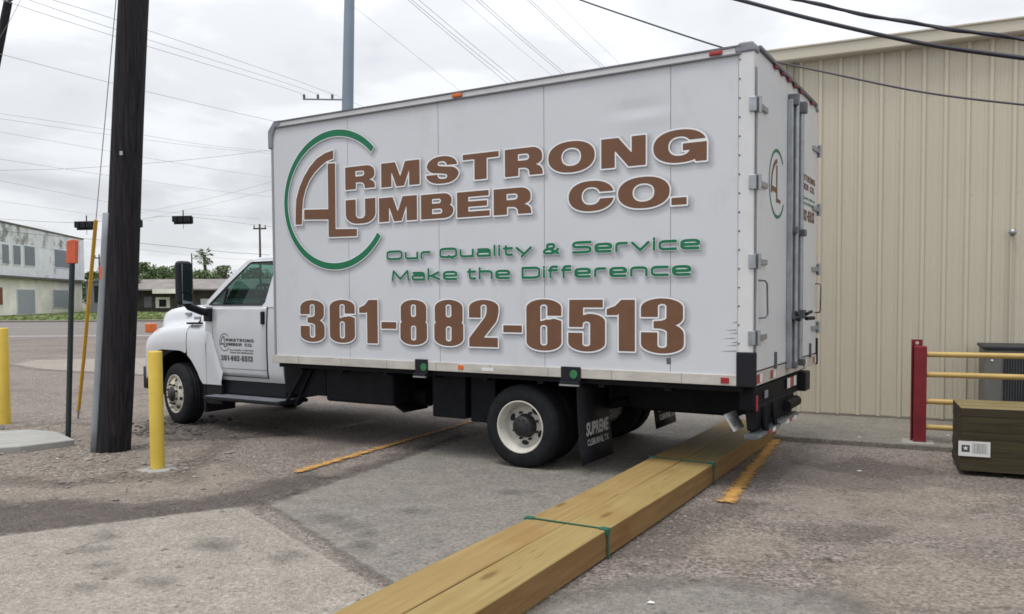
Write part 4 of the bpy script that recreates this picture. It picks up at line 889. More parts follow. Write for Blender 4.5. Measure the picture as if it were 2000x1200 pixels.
inner = [(.40, 1.53), (.44, 1.490), (.85, 1.490), (1.29, 1.490), (1.365, 1.502), (1.08, 1.76), (.80, 1.99), (.74, 2.012), (.36, 2.012), (.345, 1.96)]
seal = [(.415, 1.54), (.45, 1.508), (.85, 1.508), (1.27, 1.508), (1.30, 1.515), (1.045, 1.755), (.785, 1.975), (.73, 1.994), (.375, 1.994), (.36, 1.95)]
for sg in (1, -1):
    m_ = len(outer)
    cb_.add([(x, sg * gy(z), z) for x, z in outer] + [(x, sg * gy(z), z) for x, z in inner], [(i, (i + 1) % m_, m_ + (i + 1) % m_, m_ + i) for i in range(m_)])
# windshield frame: header and cowl
cb_.add([(.80, -.81, 2.03), (.80, .81, 2.03), (.86, .80, 1.985), (.86, -.80, 1.985)], [(0, 1, 2, 3)])
cb_.loft([[(1.46, -.972, 1.50), (1.46, .972, 1.50)], [(1.40, -.97, 1.53), (1.40, .97, 1.53)]], smooth=False)
CAB = cb_.build('cab', 'cabwhite', T)
for sg in (1, -1):
    k = MB(); m_ = len(inner)
    k.add([(x, sg * (gy(z) + .003), z) for x, z in inner] + [(x, sg * (gy(z) - .004), z) for x, z in seal], [(i, (i + 1) % m_, m_ + (i + 1) % m_, m_ + i) for i in range(m_)]); k.build('window_seal', 'plastic', CAB)
    k = MB(); k.poly([(x, sg * (gy(z) - .006), z) for x, z in seal]); k.build('side_window', 'glass', CAB)
    k = MB(); k.tube([(1.10, sg * (gy(1.51) - .002), 1.51), (1.10, sg * (gy(1.70) - .002), 1.70)], .012, 6); k.build('vent_bar', 'plastic', CAB)
k = MB(); k.poly([(1.43, -.93, 1.525), (1.43, .93, 1.525), (.865, .79, 1.985), (.865, -.79, 1.985)]); k.build('windshield', 'glass', CAB)
k = MB(); k.box((.14, -.94, 1.42), (1.40, .94, 1.47)); k.build('dashboard', 'interior', CAB)
for y in (.45, -.45):
    k = MB(); k.box((.22, y - .24, 1.40), (.38, y + .24, 1.72)); k.box((.23, y - .13, 1.72), (.33, y + .13, 1.90)); k.build('seat', 'interior', CAB, bevel=.04, seg=3)
k = MB(); c = Vector((.86, .45, 1.60)); axw = Vector((-.75, 0, .66)).normalized(); e1 = Vector((0, 1, 0)); e2 = axw.cross(e1)
k.tube([c + e1 * .20 * math.cos(a) + e2 * .20 * math.sin(a) for a in np.linspace(0, 6.2832, 25)], .017, 8, cap=False)
for a in (0, 3.14, 4.71): k.tube([c, c + e1 * .2 * math.cos(a) + e2 * .2 * math.sin(a)], .018, 6)
k.tube([c, c - axw * .25], .04, 8); k.build('steering_wheel', 'interior', CAB)
# doors
dz = [.655, .70, .76, .85, .95, 1.05, 1.15, 1.25, 1.33, 1.40, 1.44, 1.472]
def dfront(z): return interp([(.64, 1.10), (.80, 1.17), (.95, 1.235), (1.10, 1.27), (1.30, 1.285), (1.5, 1.285)], z)
for sg in (1, -1):
    k = MB(); k.loft([[((.345 + (dfront(z) + .012 - .345) * t), sg * (csec(z) + .001), z) for z in [.647] + dz] for t in np.linspace(0, 1, 9)]); gap = k.build('door_gap', 'plastic', CAB)
    k = MB(); k.loft([[((.358 + (dfront(z) - .358) * t), sg * (csec(z) + .006), z) for z in dz] for t in np.linspace(0, 1, 9)]); dd = k.build('door', 'cabwhite', CAB, solid=.004)
    if sg > 0: NEARDOOR = dd
    k = MB(); k.box((.375, sg * .985, 1.275), (.425, sg * 1.022, 1.425)); k.build('door_handle', 'plastic', CAB, bevel=.012)
    k = MB(); k.box((.36, sg * .990, .742), (1.12, sg * .9935, .749)); k.build('door_crease', 'seam', CAB)
# door lettering
TD = lambda p: ((p[0] - .216) * .128, (p[1] - 2.586) * .148)
fd = Field(-.02, -.30, .70, .16, .0022); fe = Field(-.02, -.30, .70, .16, .0022)
logo(.0022, fe, fd, TD, ph_t=.006)
DP = lambda p: (1.155 - p[0], csec(1.055 + p[1]) + .0085, 1.055 + p[1])
decal(fd, 0, 'door_lettering', 'ink', CAB, DP); decal(fe, .001, 'door_lettering', 'inkgrey', CAB, DP)
# hood and fenders
ht = [(1.16, 1.50), (1.40, 1.52), (2.0, 1.51), (2.36, 1.495), (2.54, 1.47), (2.66, 1.42), (2.74, 1.34), (2.80, 1.20)]
hh_ = [(1.2, .80), (1.7, .76), (2.3, .75), (2.6, .72), (2.80, .64)]
ft = [(1.12, .72), (1.16, .84), (1.22, 1.02), (1.28, 1.14), (1.36, 1.23), (1.5, 1.27), (1.9, 1.265), (2.2, 1.24), (2.45, 1.20), (2.57, 1.15), (2.67, 1.08), (2.80, .98)]
nar = [(1.1, 1.0), (2.35, 1.0), (2.50, .985), (2.62, .955), (2.72, .87), (2.80, .76)]
def zl(x): return interp([(1.12, .54), (1.47, .54), (1.56, .70), (1.66, .82), (1.76, .90), (1.86, .935), (2.27, .94), (2.42, .88), (2.50, .72), (2.55, .55)], x)
def rib(x, sg):
    H, W_, Ft, nr = interp(ht, x), interp(hh_, x), interp(ft, x), interp(nar, x); z0 = zl(x)
    lo = z0; up = max(Ft, lo + .06)
    if x < 1.38:   # behind the hood only the side of the fender shows
        k_ = (1.38 - x) / .26; P = [(.93, up), (.95, up), (.965, up - .005), (.975, up - .015), (.985, up - .03)]
        q = [(1.00, up - .07), (1.012, up - .13 if up - .13 > lo else lo + .03), (1.015, (up + lo) / 2 - .05 if (up + lo) / 2 - .05 > lo else lo + .015), (1.01, lo)]
        return [(x, sg * y, z) for y, z in P + q]
    P = [(0, H), (W_ * .6, H - .006), (W_ * .95, H - .03), (W_ * 1.03, max(up + .025, H - .10)), (W_ * 1.055, up + .015), (.88, up + .004), (.965, up - .03), (1.005, up - .10), (1.02, max(lo + .02, up - .22)), (1.012, lo)]
    return [(x, sg * y * nr, max(z, lo)) for y, z in P]
XR1 = [1.745, 1.80, 1.86, 1.92, 1.98, 2.05, 2.12, 2.18, 2.25, 2.31, 2.36, 2.40, 2.44, 2.47, 2.52, 2.58, 2.62, 2.66, 2.70, 2.74, 2.77, 2.80]
XR0 = [1.115, 1.14, 1.17, 1.20, 1.24, 1.28, 1.33, 1.379]
XR2 = [1.381, 1.41, 1.45, 1.50, 1.55, 1.60, 1.66, 1.735]
hm = MB(); 
for sg in (1, -1): hm.loft([rib(x, sg) for x in XR1])
tip = [rib(2.80, 1), rib(2.80, -1)]
hm.poly([p for p in tip[0]] + [p for p in tip[1]][::-1])
hm.poly([tip[0][-1], (2.76, .70, .62), (2.76, -.70, .62), tip[1][-1]])
HOOD = hm.build('hood', 'cabwhite', T, merge=True)
HOOD.modifiers.new('sub', 'SUBSURF').levels = 1; HOOD.modifiers['sub'].render_levels = 1
fm = MB()
for sg in (1, -1): fm.loft([rib(x, sg) for x in XR0]); fm.loft([rib(x, sg) for x in XR2])
FND = fm.build('fender', 'cabwhite', T, merge=True)
k = MB()
for sg in (1, -1):
    P = rib(1.74, sg); k.tube([Vector(p) - Vector((0, sg * .004, .002)) for p in P[4:]], .007, 6)
    k.box((1.53, sg * .93, 1.262), (1.75, sg * 1.0, 1.285))
k.build('hood_latch', 'plastic', T)
for sg in (1, -1):
    for x0_, x1_, z_ in ((1.93, 2.03, 1.385), (1.75, 1.86, 1.335)):
        k = MB(); k.box((x0_, sg * .775, z_ - .018), (x1_, sg * .808, z_ + .018)); k.build('hood_badge', 'post_grey', HOOD, bevel=.006)
# dark wheel wells
k = MB()
for sg in (1, -1):
    arc = [(1.96 + .53 * math.cos(a), .385 + .54 * math.sin(a)) for a in np.linspace(-.1, 3.24, 18)]
    k.loft([[(x, sg * .985, z) for x, z in arc], [(x, sg * .55, z) for x, z in arc]]); k.poly([(x, sg * .55, z) for x, z in arc])
k.build('wheel_well', 'black', T)
k = MB(); k.box((2.76, -.42, .66), (2.815, .42, 1.0)); k.build('grille', 'plastic', T, bevel=.01)
for sg in (1, -1):
    k = MB(); k.box((2.62, sg * .56, .80), (2.76, sg * .85, .97)); k.build('headlight', 'clear', T, bevel=.02)
    k = MB(); k.box((2.505, sg * .87, 1.14), (2.63, sg * .965, 1.262)); k.build('turn_signal', 'amber_lens', T, bevel=.012)
k = MB(); k.loft([[(2.45, .99, .42), (2.45, .99, .70)], [(2.70, .95, .42), (2.70, .95, .70)], [(2.80, .70, .42), (2.80, .70, .70)], [(2.82, 0, .42), (2.82, 0, .70)], [(2.80, -.70, .42), (2.80, -.70, .70)], [(2.70, -.95, .42), (2.70, -.95, .70)], [(2.45, -.99, .42), (2.45, -.99, .70)]]); k.build('bumper', 'plastic', T, solid=.05)
# running board, flaps and struts under the cab
for sg in (1, -1):
    k = MB(); k.box((1.28, sg * .70, .375), (.0, sg * 1.15, .418)); k.box((1.20, sg * .72, .43), (.12, sg * .93, .60)); rb_ = k.build('running_board', 'plastic', T, bevel=.012)
    k = MB()
    for y_ in np.arange(.80, 1.14, .028): k.box((1.24, sg * y_, .4182), (.05, sg * (y_ + .012), .423))
    k.build('board_tread', 'cap', rb_)
    k = MB(); k.box((1.46, sg * .55, .19), (1.42, sg * 1.0, .55)); k.box((1.42, sg * .60, .30), (1.14, sg * .99, .545)); k.build('mud_flap', 'plastic', T, bevel=.008)
    k = MB(); k.tube([(.02, sg * 1.02, .40), (-.28, sg * 1.02, .80)], .022, 6); k.tube([(-.10, sg * 1.0, .37), (-.36, sg * 1.0, .80)], .018, 6); k.box((.08, sg * .55, .50), (-.55, sg * .98, .83)); k.build('step_strut', 'black', T)
# mirrors
for sg in (1, -1):
    k = MB(); k.box((1.34, sg * 1.20, 1.50), (1.46, sg * 1.385, 2.02)); mr_o = k.build('mirror', 'plastic', T, bevel=.045, seg=4)
    k = MB(); k.prism([(1.326, 1.985), (1.334, 1.65), (1.339, 1.65), (1.339, 1.985)], lambda p: (p[0], sg * 1.225, p[1]), lambda p: (p[0], sg * 1.36, p[1])); k.prism([(1.326, 1.635), (1.334, 1.52), (1.339, 1.52), (1.339, 1.635)], lambda p: (p[0], sg * 1.225, p[1]), lambda p: (p[0], sg * 1.36, p[1])); k.build('mirror_face', 'mirror', mr_o)
    k = MB(); k.tube([(1.40, sg * 1.28, 1.54), (1.40, sg * 1.22, 1.48), (1.37, sg * 1.08, 1.425), (1.34, sg * .97, 1.40)], [.04, .045, .045, .05], 10); k.box((1.29, sg * .955, 1.30), (1.40, sg * 1.03, 1.46)); k.build('mirror_arm', 'plastic', mr_o, bevel=.012)

# ============================================================ LUMBER LYING ON THE GROUND
la = .523; ld = Vector((math.sin(la), math.cos(la), 0)); ln = Vector((math.cos(la), -math.sin(la), 0))
ref = G(1031, 1200); HL_ = .165
tl, tr = G(1031, 1011, HL_ + .012), G(1197, 1037, HL_ + .012)
LW = (tr - tl).dot(ln)
start = ref - ld * 3.2
LUM = empty('lumber_bundle', start, math.pi / 2 - la, 'long strapped bundle of new treated timbers running under the rear of the truck', 'lumber')
end_t = (G(1517, 857) - start).dot(ld)
wls = (tl - ref).dot(ln)      # left edge, negative
wr = 0.0
hw = (wr - wls) / 2
for col in range(2):
    y0 = wr - wls - hw * (col + 1) + .004 if False else None
    a = hw * col + (.001 if col else 0); b = hw * (col + 1) - (.001 if not col else 0)
    for lay in range(1):
        k = MB(); z0 = .012; z1 = z0 + HL_ - .0015
        nseg = 60; L_ = end_t + (0.0 if col == 0 else .12) - random.uniform(0, .03); secs = []
        for i in range(nseg + 1):
            x = L_ * i / nseg; bow = .010 * math.sin(x * .75 + .6) + .004 * math.sin(x * 2.1 + col)
            cz = .003 * math.sin(x * 1.7 + col * 2)
            r = .005
            secs.append([(x, yy + bow, zz + cz * (zz > .1)) for yy, zz in ((a + r, z0), (b - r, z0), (b, z0 + r), (b, z1 - r), (b - r, z1), (a + r, z1), (a, z1 - r), (a, z0 + r))])
        k.loft(secs, closed=True, smooth=False, caps=True)
        o = k.build('timber', 'lumber' if col == 0 else 'lumber_warm', LUM)
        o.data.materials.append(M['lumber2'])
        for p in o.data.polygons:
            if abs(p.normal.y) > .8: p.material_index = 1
WT = 2 * hw
for (u, v) in ((1197, 1037), (1389, 905)):
    x = (G(u, v, HL_ + .012) - start).dot(ld)
    bow = .010 * math.sin(x * .75 + .6)
    k = MB(); t_ = .004; zt = HL_ + .0155
    dxs = .0   # strap runs straight across
    k.box((x - .008, bow - .006, zt), (x + .008, WT + bow + .006, zt + t_)); k.box((x - .008, bow - .010, .0), (x + .008, bow - .006, zt + t_)); k.box((x - .008, WT + bow + .006, .0), (x + .008, WT + bow + .010, zt + t_)); sp_ = k.build('strap', 'strap', LUM)
    k = MB()
    for yy, sg in ((bow, 1), (WT + bow, -1)):
        k.box((x - .022, yy - sg * .013, zt - .035), (x + .022, yy + sg * .045, zt + .007))
    k.build('corner_guard', 'strap', sp_, bevel=.003)

# ============================================================ DARK TIMBER STACK (right)
c0 = G(1874, 929); c1 = G(2000, 938)
sa = math.atan2((c1 - c0).y, (c1 - c0).x)
sx_ = Vector((math.cos(sa), math.sin(sa), 0)); sy_ = Vector((-math.sin(sa), math.cos(sa), 0))
ST = empty('timber_stack', c0, sa, 'dark weathered treated timber stack with a white paper tag at lower right', 'timber stack')
SH = .59; SD = .66; SL_ = 2.4
rows, cols = 8, 3
bear = MB()
for x in (.25, 1.9): bear.box((x, .12, 0), (x + .09, SD - .02, .045))
bear.build('bearer', 'oldlumber', ST)
for rI in range(rows):
    for cI in range(cols):
        z0 = .045 + (SH - .045) * rI / rows; z1 = .045 + (SH - .045) * (rI + 1) / rows - .0012; y0 = SD * cI / cols + .002; y1 = SD * (cI + 1) / cols - .002
        jx = random.uniform(-.004, .004) - (rI > 5) * .0
        k = MB(); k.box((jx, y0 + random.uniform(0, .0015), z0), (SL_ + jx, y1, z1)); o = k.build('plank', 'oldlumber', ST, bevel=.002, seg=1)
        if rI == rows - 1:
            o.data.materials.append(M['oldtop'])
            for p in o.data.polygons:
                if p.normal.z > .8: p.material_index = 1
for x in (.62, 1.8):
    k = MB(); k.box((x - .008, -.004, .03), (x + .008, -.001, SH + .002)); k.box((x - .008, -.004, SH + .0015), (x + .008, SD, SH + .004)); k.build('strap', 'strap', ST)
# paper tag
def stp(u, v, y=-.006):    # pixel on the stack's front face -> (x, z)
    D = ray(u, v); Cc = Vector((0, 0, CH)); t = ((c0 + sy_ * y - Cc).dot(sy_)) / D.dot(sy_); P = Cc + D * t; return ((P - c0).dot(sx_), P.z)
x0, z1 = stp(1872, 861); x1, z0 = stp(1934, 894)
k = MB(); k.box((x0, -.0075, z0), (x1, -.0045, z1)); PT = k.build('paper_tag', 'paper', ST)
w_ = x1 - x0; hh = z1 - z0
k = MB(); k.box((x0 + w_ * .10, -.0082, z0 + hh * .28), (x0 + w_ * .36, -.0076, z0 + hh * .74)); k.build('tag_emblem', 'ink', PT)
k = MB(); cx, cz = x0 + w_ * .23, z0 + hh * .53
k.poly([(cx + (.022 if i % 2 == 0 else .010) * math.sin(6.2832 * i / 10), -.0088, cz + (.022 if i % 2 == 0 else .010) * math.cos(6.2832 * i / 10)) for i in range(10)]); k.build('tag_star', 'paper', PT)
k = MB(); xx = x0 + w_ * .44
while xx < x0 + w_ * .90:
    bw_ = random.choice((.0025, .004, .006)); k.box((xx, -.0082, z0 + hh * .20), (xx + bw_, -.0076, z0 + hh * .88)); xx += bw_ + random.choice((.003, .004, .007))
k.build('tag_barcode', 'inkgrey', PT)

# ============================================================ TAN METAL BUILDING
B0 = wp(0, 0)     # foot of the wall
tleft = None
def wall_t(u):    # distance along the wall seen at image column u
    D = ray(u, 600); t = (B0 - Vector((0, 0, CH))).dot(bn) / D.dot(bn); return (Vector((0, 0, CH)) + D * t - B0).dot(bw)
T0 = wall_t(1524); T1 = 9.0; HW = 4.52
TB = empty('metal_building', B0, -BY, 'tan ribbed metal building with a plain gutter behind the truck', 'building')
# local frame: x along the wall to the right, y away from the camera
prof = []
x = T0
while x < T1:
    for dx_, dy_ in ((0, -.034), (.020, -.034), (.038, 0), (.088, 0), (.094, -.005), (.112, -.005), (.118, 0), (.140, 0), (.146, -.005), (.164, -.005), (.170, 0), (.203, 0), (.221, -.034)):
        prof.append((x + dx_, dy_))
    x += .233
k = MB(); k.loft([[(p[0], p[1], .075) for p in prof], [(p[0], p[1], HW + .05) for p in prof]], smooth=False); k.build('wall', 'tan', TB, recalc=False)
sc_ = MB()
for zz in (.35, 1.55, 2.75, 3.95):
    x = T0
    while x < T1:
        for dx_ in (.055,): sc_.lathe([(0, .006), (.006, .004), (.0075, 0)], (x + dx_, 0, zz), (0, -1, 0), 6, False)
        x += .233
sc_.build('screw_row', 'trim', TB, recalc=False)
k = MB(); k.box((T0, .01, 0), (T1, .16, .07)); k.box((T0 - .02, -.028, .055), (T1, -.002, .085)); k.build('base_flashing', 'flash', TB)
k = MB(); k.box((T0 - .05, -.036, .055), (T0 + .055, .10, HW)); k.build('corner_trim', 'trim', TB, bevel=.004)
k = MB(); k.box((T0, .05, .02), (T0 + .06, 12, HW)); k.build('end_wall', 'tan', TB)
k = MB(); k.box((T0 + .14, -.06, .2), (T0 + .16, -.034, HW)); k.build('corner_joint', 'flash', TB)
k = MB(); k.prism([(-.012, HW), (-.17, HW), (-.185, HW + .015), (-.185, HW + .135), (-.205, HW + .145), (-.205, HW + .165), (-.012, HW + .165)], lambda p: (T0 - .34, p[0], p[1]), lambda p: (T1, p[0], p[1])); k.build('gutter', 'trim', TB, bevel=.003)
k = MB(); k.prism([(-.015, HW + .17), (12, HW + 1.0), (12, HW + 1.05), (-.015, HW + .20)], lambda p: (T0 - .3, p[0], p[1]), lambda p: (T1, p[0], p[1])); k.build('roof', 'trim', TB)
tc_ = wall_t(1972); zc_ = lambda v: CH + 0  # conduit heights from the wall plane
def wall_z(u, v):
    D = ray(u, v); t = (B0 - Vector((0, 0, CH))).dot(bn) / D.dot(bn); return CH + D.z * t
k = MB(); k.tube([(tc_, -.05, .5), (tc_, -.05, wall_z(1972, 462))], .014, 8); k.build('conduit', 'trim', TB)
k = MB(); k.lathe([(.0, .045), (.03, .03), (.042, 0), (.03, -.03), (0, -.045)], (tc_ + .01, -.06, wall_z(1972, 455)), (0, 0, 1), 14); k.build('conduit_head', 'steel', TB)

# guard rail with red posts
P0 = G(1790, 872)
RG = empty('guard_rail', P0, -BY, 'yellow pipe guard rail with two red steel posts by the tan wall', 'guard rail')
zt_ = lambda v, p=P0: CH + (ray(1790, v).z) * (p.y / ray(1790, v).y)
k = MB(); k.box((-.035, -.07, 0), (.085, .05, zt_(676))); k.build('post', 'redpaint', RG, bevel=.008)
k = MB(); k.box((-.060, .056, .06), (.045, .070, zt_(664))); k.box((-.060, .0, .06), (-.047, .0555, zt_(664))); k.build('post', 'redpaint', RG)
k = MB(); k.lathe([(0, 0), (.018, 0)], (-.005, .054, zt_(664) - .035), (0, -1, 0), 12, False); k.build('bolt_hole', 'trim', RG)
k = MB(); k.box((-.14, -.15, 0), (.16, .13, .058)); k.build('base_plate', 'conc', RG, bevel=.01)
for v in (692, 731, 783, 833):
    z = zt_(v); k = MB(); k.tube([(.085, -.01, z), (1.4, -.01, z + .004), (2.9, -.01, z)], .028, 14); k.build('rail', 'railyellow', RG)
k = MB(); k.box((2.9, -.07, 0), (3.02, .05, zt_(676))); k.build('post', 'redpaint', RG, bevel=.008)

# dark equipment cabinet against the wall
tq = wall_t(1893)
AC = empty('equipment_cabinet', B0 + bw * (tq + .10) + Vector((0, 0, .055)), -BY, 'dark grey cooling unit behind the yellow rails', 'cooling unit')
q = B0 + bw * (tq + .10); acz = CH + ray(1905, 683).z * ((q - bn * .85).y / ray(1905, 683).y) - .055
k = MB(); k.box((0, -.85, 0), (1.5, -.12, acz)); k.build('cabinet', 'acgrey', AC, bevel=.012)
k = MB(); k.box((-.02, -.87, acz + .001), (1.52, -.10, acz + .035)); k.build('cabinet_top', 'acdark', AC, bevel=.006)
k = MB()
k.box((.17, -.856, .10), (1.42, -.852, acz - .06))
k.build('grille', 'acdark', AC)
k = MB()
for x in np.arange(.17, 1.43, .025): k.box((x, -.864, .10), (x + .005, -.857, acz - .06))
for x in (.42, .78, 1.12): k.box((x, -.868, .08), (x + .03, -.8645, acz - .05))
k.build('grille_bars', 'steel_dark', AC)
k = MB()
for z in (.25, acz - .12): k.lathe([(0, .01), (.012, .006), (.014, 0)], (.07, -.851, z), (0, -1, 0), 8)
k.build('screw', 'paper', AC)

# ============================================================ STREET FURNITURE (left)
pb = G(221, 881); lean = Vector((.20 / 4.66 * 1.0, .0, 1))
UP = empty('utility_pole', pb, 0, 'thick dark creosoted wooden utility pole in front of the truck cab', 'utility pole')
ptop = at(262, 0, pb.y)
dirp = (ptop - pb) / ptop.z
k = MB(); pts = [dirp * z + Vector((.006 * math.sin(z * 1.3), .006 * math.sin(z), 0)) for z in np.linspace(-.02, 9.0, 60)]
k.tube(pts, [.167 - .0052 * z for z in np.linspace(0, 9, 60)], 28); k.build('shaft', 'polewood', UP)
gl_ = G(190, 880) - pb
k = MB()
gd = dirp * 2.45
off_ = Vector((-.150, -.085, 0))
P = [off_ + dirp * z * 1.0 + Vector((.0045 * z, .004 * z, 0)) for z in np.linspace(.0, 2.45, 10)]
secs = []
for p in P:
    secs.append([p + Vector((.045 * math.cos(a) - .012 * math.sin(a), .045 * math.sin(a), 0)) for a in np.linspace(2.2, 5.6, 8)])
k.loft(secs, smooth=True); k.build('cable_guard', 'guard', UP, solid=.004)
k = MB(); tz = CH + ray(211, 534).z * (pb.y / ray(211, 534).y); c = dirp * tz + Vector((-.150, -.115, 0)); k.box(c - Vector((.018, .006, .062)), c + Vector((.026, .006, .062))); k.build('marker_tag', 'orange', UP)
k = MB(); c = dirp * (CH + ray(250, 305).z * pb.y / ray(250, 305).y) + Vector((0.02, -.158, 0)); k.box(c - Vector((.015, .01, .02)), c + Vector((.015, .004, .02))); k.build('pole_nail', 'steel', UP)

gb = G(152, 818)
GW = empty('guy_wire', gb, 0, 'yellow sleeved guy wire slanting up to the dark pole', 'guy wire')
att = pb + dirp * 8.6 - gb
k = MB(); k.tube([Vector((0, 0, .0)), att], .0055, 6); k.build('wire', 'wiregrey', GW)
n_ = att.normalized(); k = MB(); k.tube([n_ * .12, n_ * .9 + Vector((.006, 0, 0)), n_ * 2.72], [.021, .022, .023], 10); k.build('guard', 'guyyellow', GW)
k = MB(); k.tube([Vector((0, 0, -.02)), n_ * .16], .014, 8); k.lathe([(.03, -.01), (.03, .01)], n_ * .1, (0, 1, 0), 10); k.build('anchor_rod', 'steel', GW)

mb0 = G(133, 857); mtop = at(141, 515, mb0.y)
MP = empty('marker_post', mb0, 0, 'dark green cable marker post with an orange head', 'marker post')
md = (mtop - mb0) / mtop.z
k = MB(); k.tube([md * 0, md * (mtop.z + .06)], .029, 12); k.build('post', 'greenpost', MP)
k = MB(); zh = CH + ray(141, 470).z * mb0.y / ray(141, 470).y; k.prism([(-.052, 0), (.052, 0), (.052, zh - mtop.z), (.03, zh - mtop.z + .012), (-.03, zh - mtop.z), (-.052, zh - mtop.z - .01)], lambda p: md * (mtop.z + p[1]) + Vector((p[0], -.034, 0)), lambda p: md * (mtop.z + p[1]) + Vector((p[0], .034, 0))); k.build('marker_head', 'orange', MP, bevel=.008)

def bollard(u, v, vt, rad, label, foot):
    b = G(u, v); o = empty('bollard', b, 0, label, 'bollard', 'yellow bollards'); zt2 = CH + ray(u, vt).z * b.y / ray(u, vt).y
    k = MB(); k.lathe([(rad, -.02), (rad, zt2 - .012), (rad * .93, zt2), (0, zt2 + .002)], (0, 0, 0), (0, 0, 1), 32); k.build('post', 'yellow', o)
    if foot:
        k = MB(); P = [(.17 * math.cos(a) * random.uniform(.7, 1.2), .16 * math.sin(a) * random.uniform(.8, 1.25)) for a in np.linspace(0, 6.28, 17)[:-1]]; k.prism(P, lambda p: (p[0], p[1], 0), lambda p: (p[0] * .93, p[1] * .93, .012)); k.build('footing', 'conc', o)
bollard(308, 917, 686, .062, 'yellow steel bollard beside the truck front wheel, in a concrete footing', True)
bollard(10, 828, 641, .066, 'yellow steel bollard at the far left edge beyond the concrete pad', False)
pd = [G(*q) for q in ((-60, 893), (40, 886), (146, 872), (112, 856), (60, 851), (-60, 858))]
k = MB(); k.prism(pd, lambda p: (p.x, p.y, -.02), lambda p: (p.x, p.y, .075)); tag(k.build('concrete_pad', 'conc', bevel=.012), 'low square concrete pad on the gravel beside the green marker post', 'concrete pad')

# ============================================================ FAR BACKGROUND
# white two-storey building along the street
def hx(u, Y): return at(u, 590, Y).x
Y0, Y1 = 84.0, 110.0
p0 = Vector((hx(0, Y0), Y0, 0)); p1 = Vector((hx(165, Y1), Y1, 0)); fd_ = (p1 - p0).normalized(); fl_ = (p1 - p0).length
WB = empty('white_building', p0, math.atan2(fd_.y, fd_.x), 'weathered white two storey building with grey shutters across the street', 'building')
fnrm = Vector((fd_.y, -fd_.x, 0))      # facing the street (towards +X)
def fac(u, v):
    D = ray(u, v); t = (p0 - Vector((0, 0, CH))).dot(fnrm) / D.dot(fnrm); P = Vector((0, 0, CH)) + D * t; return (P - p0).dot(fd_), P.z
H2 = fac(0, 434)[1]; zl_ = fac(60, 541)[1]
# local frame: x along facade away from the camera, y to the left (-normal)
k = MB(); k.box((-16, .0, zl_), (fl_, 14, H2)); k.build('upper_wall', 'stucco', WB)
k = MB(); k.box((-16, .25, 0), (fl_, 13.9, zl_ - .001)); k.build('lower_wall', 'stucco2', WB)
M['mottle'] = mat('mottled_stucco', (.72, .735, .75), .9, vscale=.5, var=.1, dirt=((.24, .235, .23), .55, .49, .62, (1, 1, 1.0)))
k = MB(); k.box((-16, -.02, H2 - 2.0), (fl_ - 5, .2, H2 - .021)); k.build('stained_band', 'mottle', WB)
k = MB(); k.box((-16, -.12, H2 - .02), (fl_ + .05, 14.1, H2 + .16)); k.build('parapet', 'darkledge', WB)
k = MB(); k.box((-16, -.5, zl_ - .28), (fl_ + .1, .4, zl_ - .06)); k.build('ledge', 'darkledge', WB)
k = MB(); k.box((fl_ - 1.6, -.08, zl_), (fl_ + .02, .3, H2 - .1)); k.build('pilaster', 'stucco', WB)
def win(name, u0, v0, u1, v1, m, y=-.02):
    a, zt3 = fac(u0, v0); b, _ = fac(u1, v0); _, zb3 = fac(u0, v1)
    k = MB(); k.box((a - .12, y - .06, zb3 - .10), (b + .12, y + .08, zt3 + .08)); fr = k.build(name, 'stucco', WB)
    k = MB(); k.box((a, y - .075, zb3), (b, y - .062, zt3)); k.build('pane', m, fr)
    if m == 'shutter':
        k = MB()
        for xq in np.arange(a + .25, b - .1, .35): k.box((xq, y - .085, zb3), (xq + .06, y - .0755, zt3))
        k.build('shutter_ribs', 'bluedoor', fr)
for q in ((2, 477, 15, 514), (24, 479, 38, 516), (46, 480, 66, 518), (105, 487, 140, 521)): win('window', *q, 'shutter')
win('door', 37, 566, 71, 614, 'bluedoor', .23); win('window', 107, 567, 136, 600, 'bluedoor', .23); win('window', -12, 561, 8, 596, 'redboard', .23)

# long low building with weathered roof
YL = 104.0
def px_at(u, v, Y): return at(u, v, Y)
a = at(206, 590, YL); b = at(520, 590, YL)
LBd = empty('low_building', (a.x, YL, 0), 0, 'long low dark building with weathered shallow roof behind the grass', 'building')
ez = at(320, 567, YL).z; rz2 = at(300, 548.5, YL + 5).z; WL = b.x - a.x
k = MB(); k.box((0, 0, 0), (WL, 10, ez)); k.build('wall', 'darkbrick', LBd)
k = MB(); k.prism([(-1.6, ez - .05), (5, rz2), (11.6, ez - .05), (11.6, ez + .12), (5, rz2 + .18), (-1.6, ez + .12)], lambda p: (-1, p[0], p[1]), lambda p: (WL + 1, p[0], p[1])); k.build('roof', 'roofgrey', LBd)
k = MB(); xa, xb = at(296, 0, YL).x - a.x, at(345, 0, YL).x - a.x; k.box((xa, -1.72, ez - .45), (xb, -1.62, ez + .12)); k.build('fascia_board', 'stucco2', LBd)
for (u0, u1, v0, v1, m1, m2) in ((268, 283, 580, 601, 'greywall', 'greywall'), (291, 319, 581, 602, 'stucco2', 'dark'), (334, 346, 578, 604, 'greywall', 'dark'), (380, 396, 584, 596, 'stucco', 'stucco')):
    xa, xb = at(u0, 0, YL).x - a.x, at(u1, 0, YL).x - a.x; za, zb_ = at(u0, v1, YL).z, at(u0, v0, YL).z
    k = MB(); k.box((xa, -.10, max(0, za)), (xb, -.003, zb_)); fr = k.build('window', m1, LBd)
    k = MB(); k.box((xa + .45, -.13, max(0, za) + .15), (xb - .45, -.103, zb_ - .3)); k.build('pane', m2, fr)
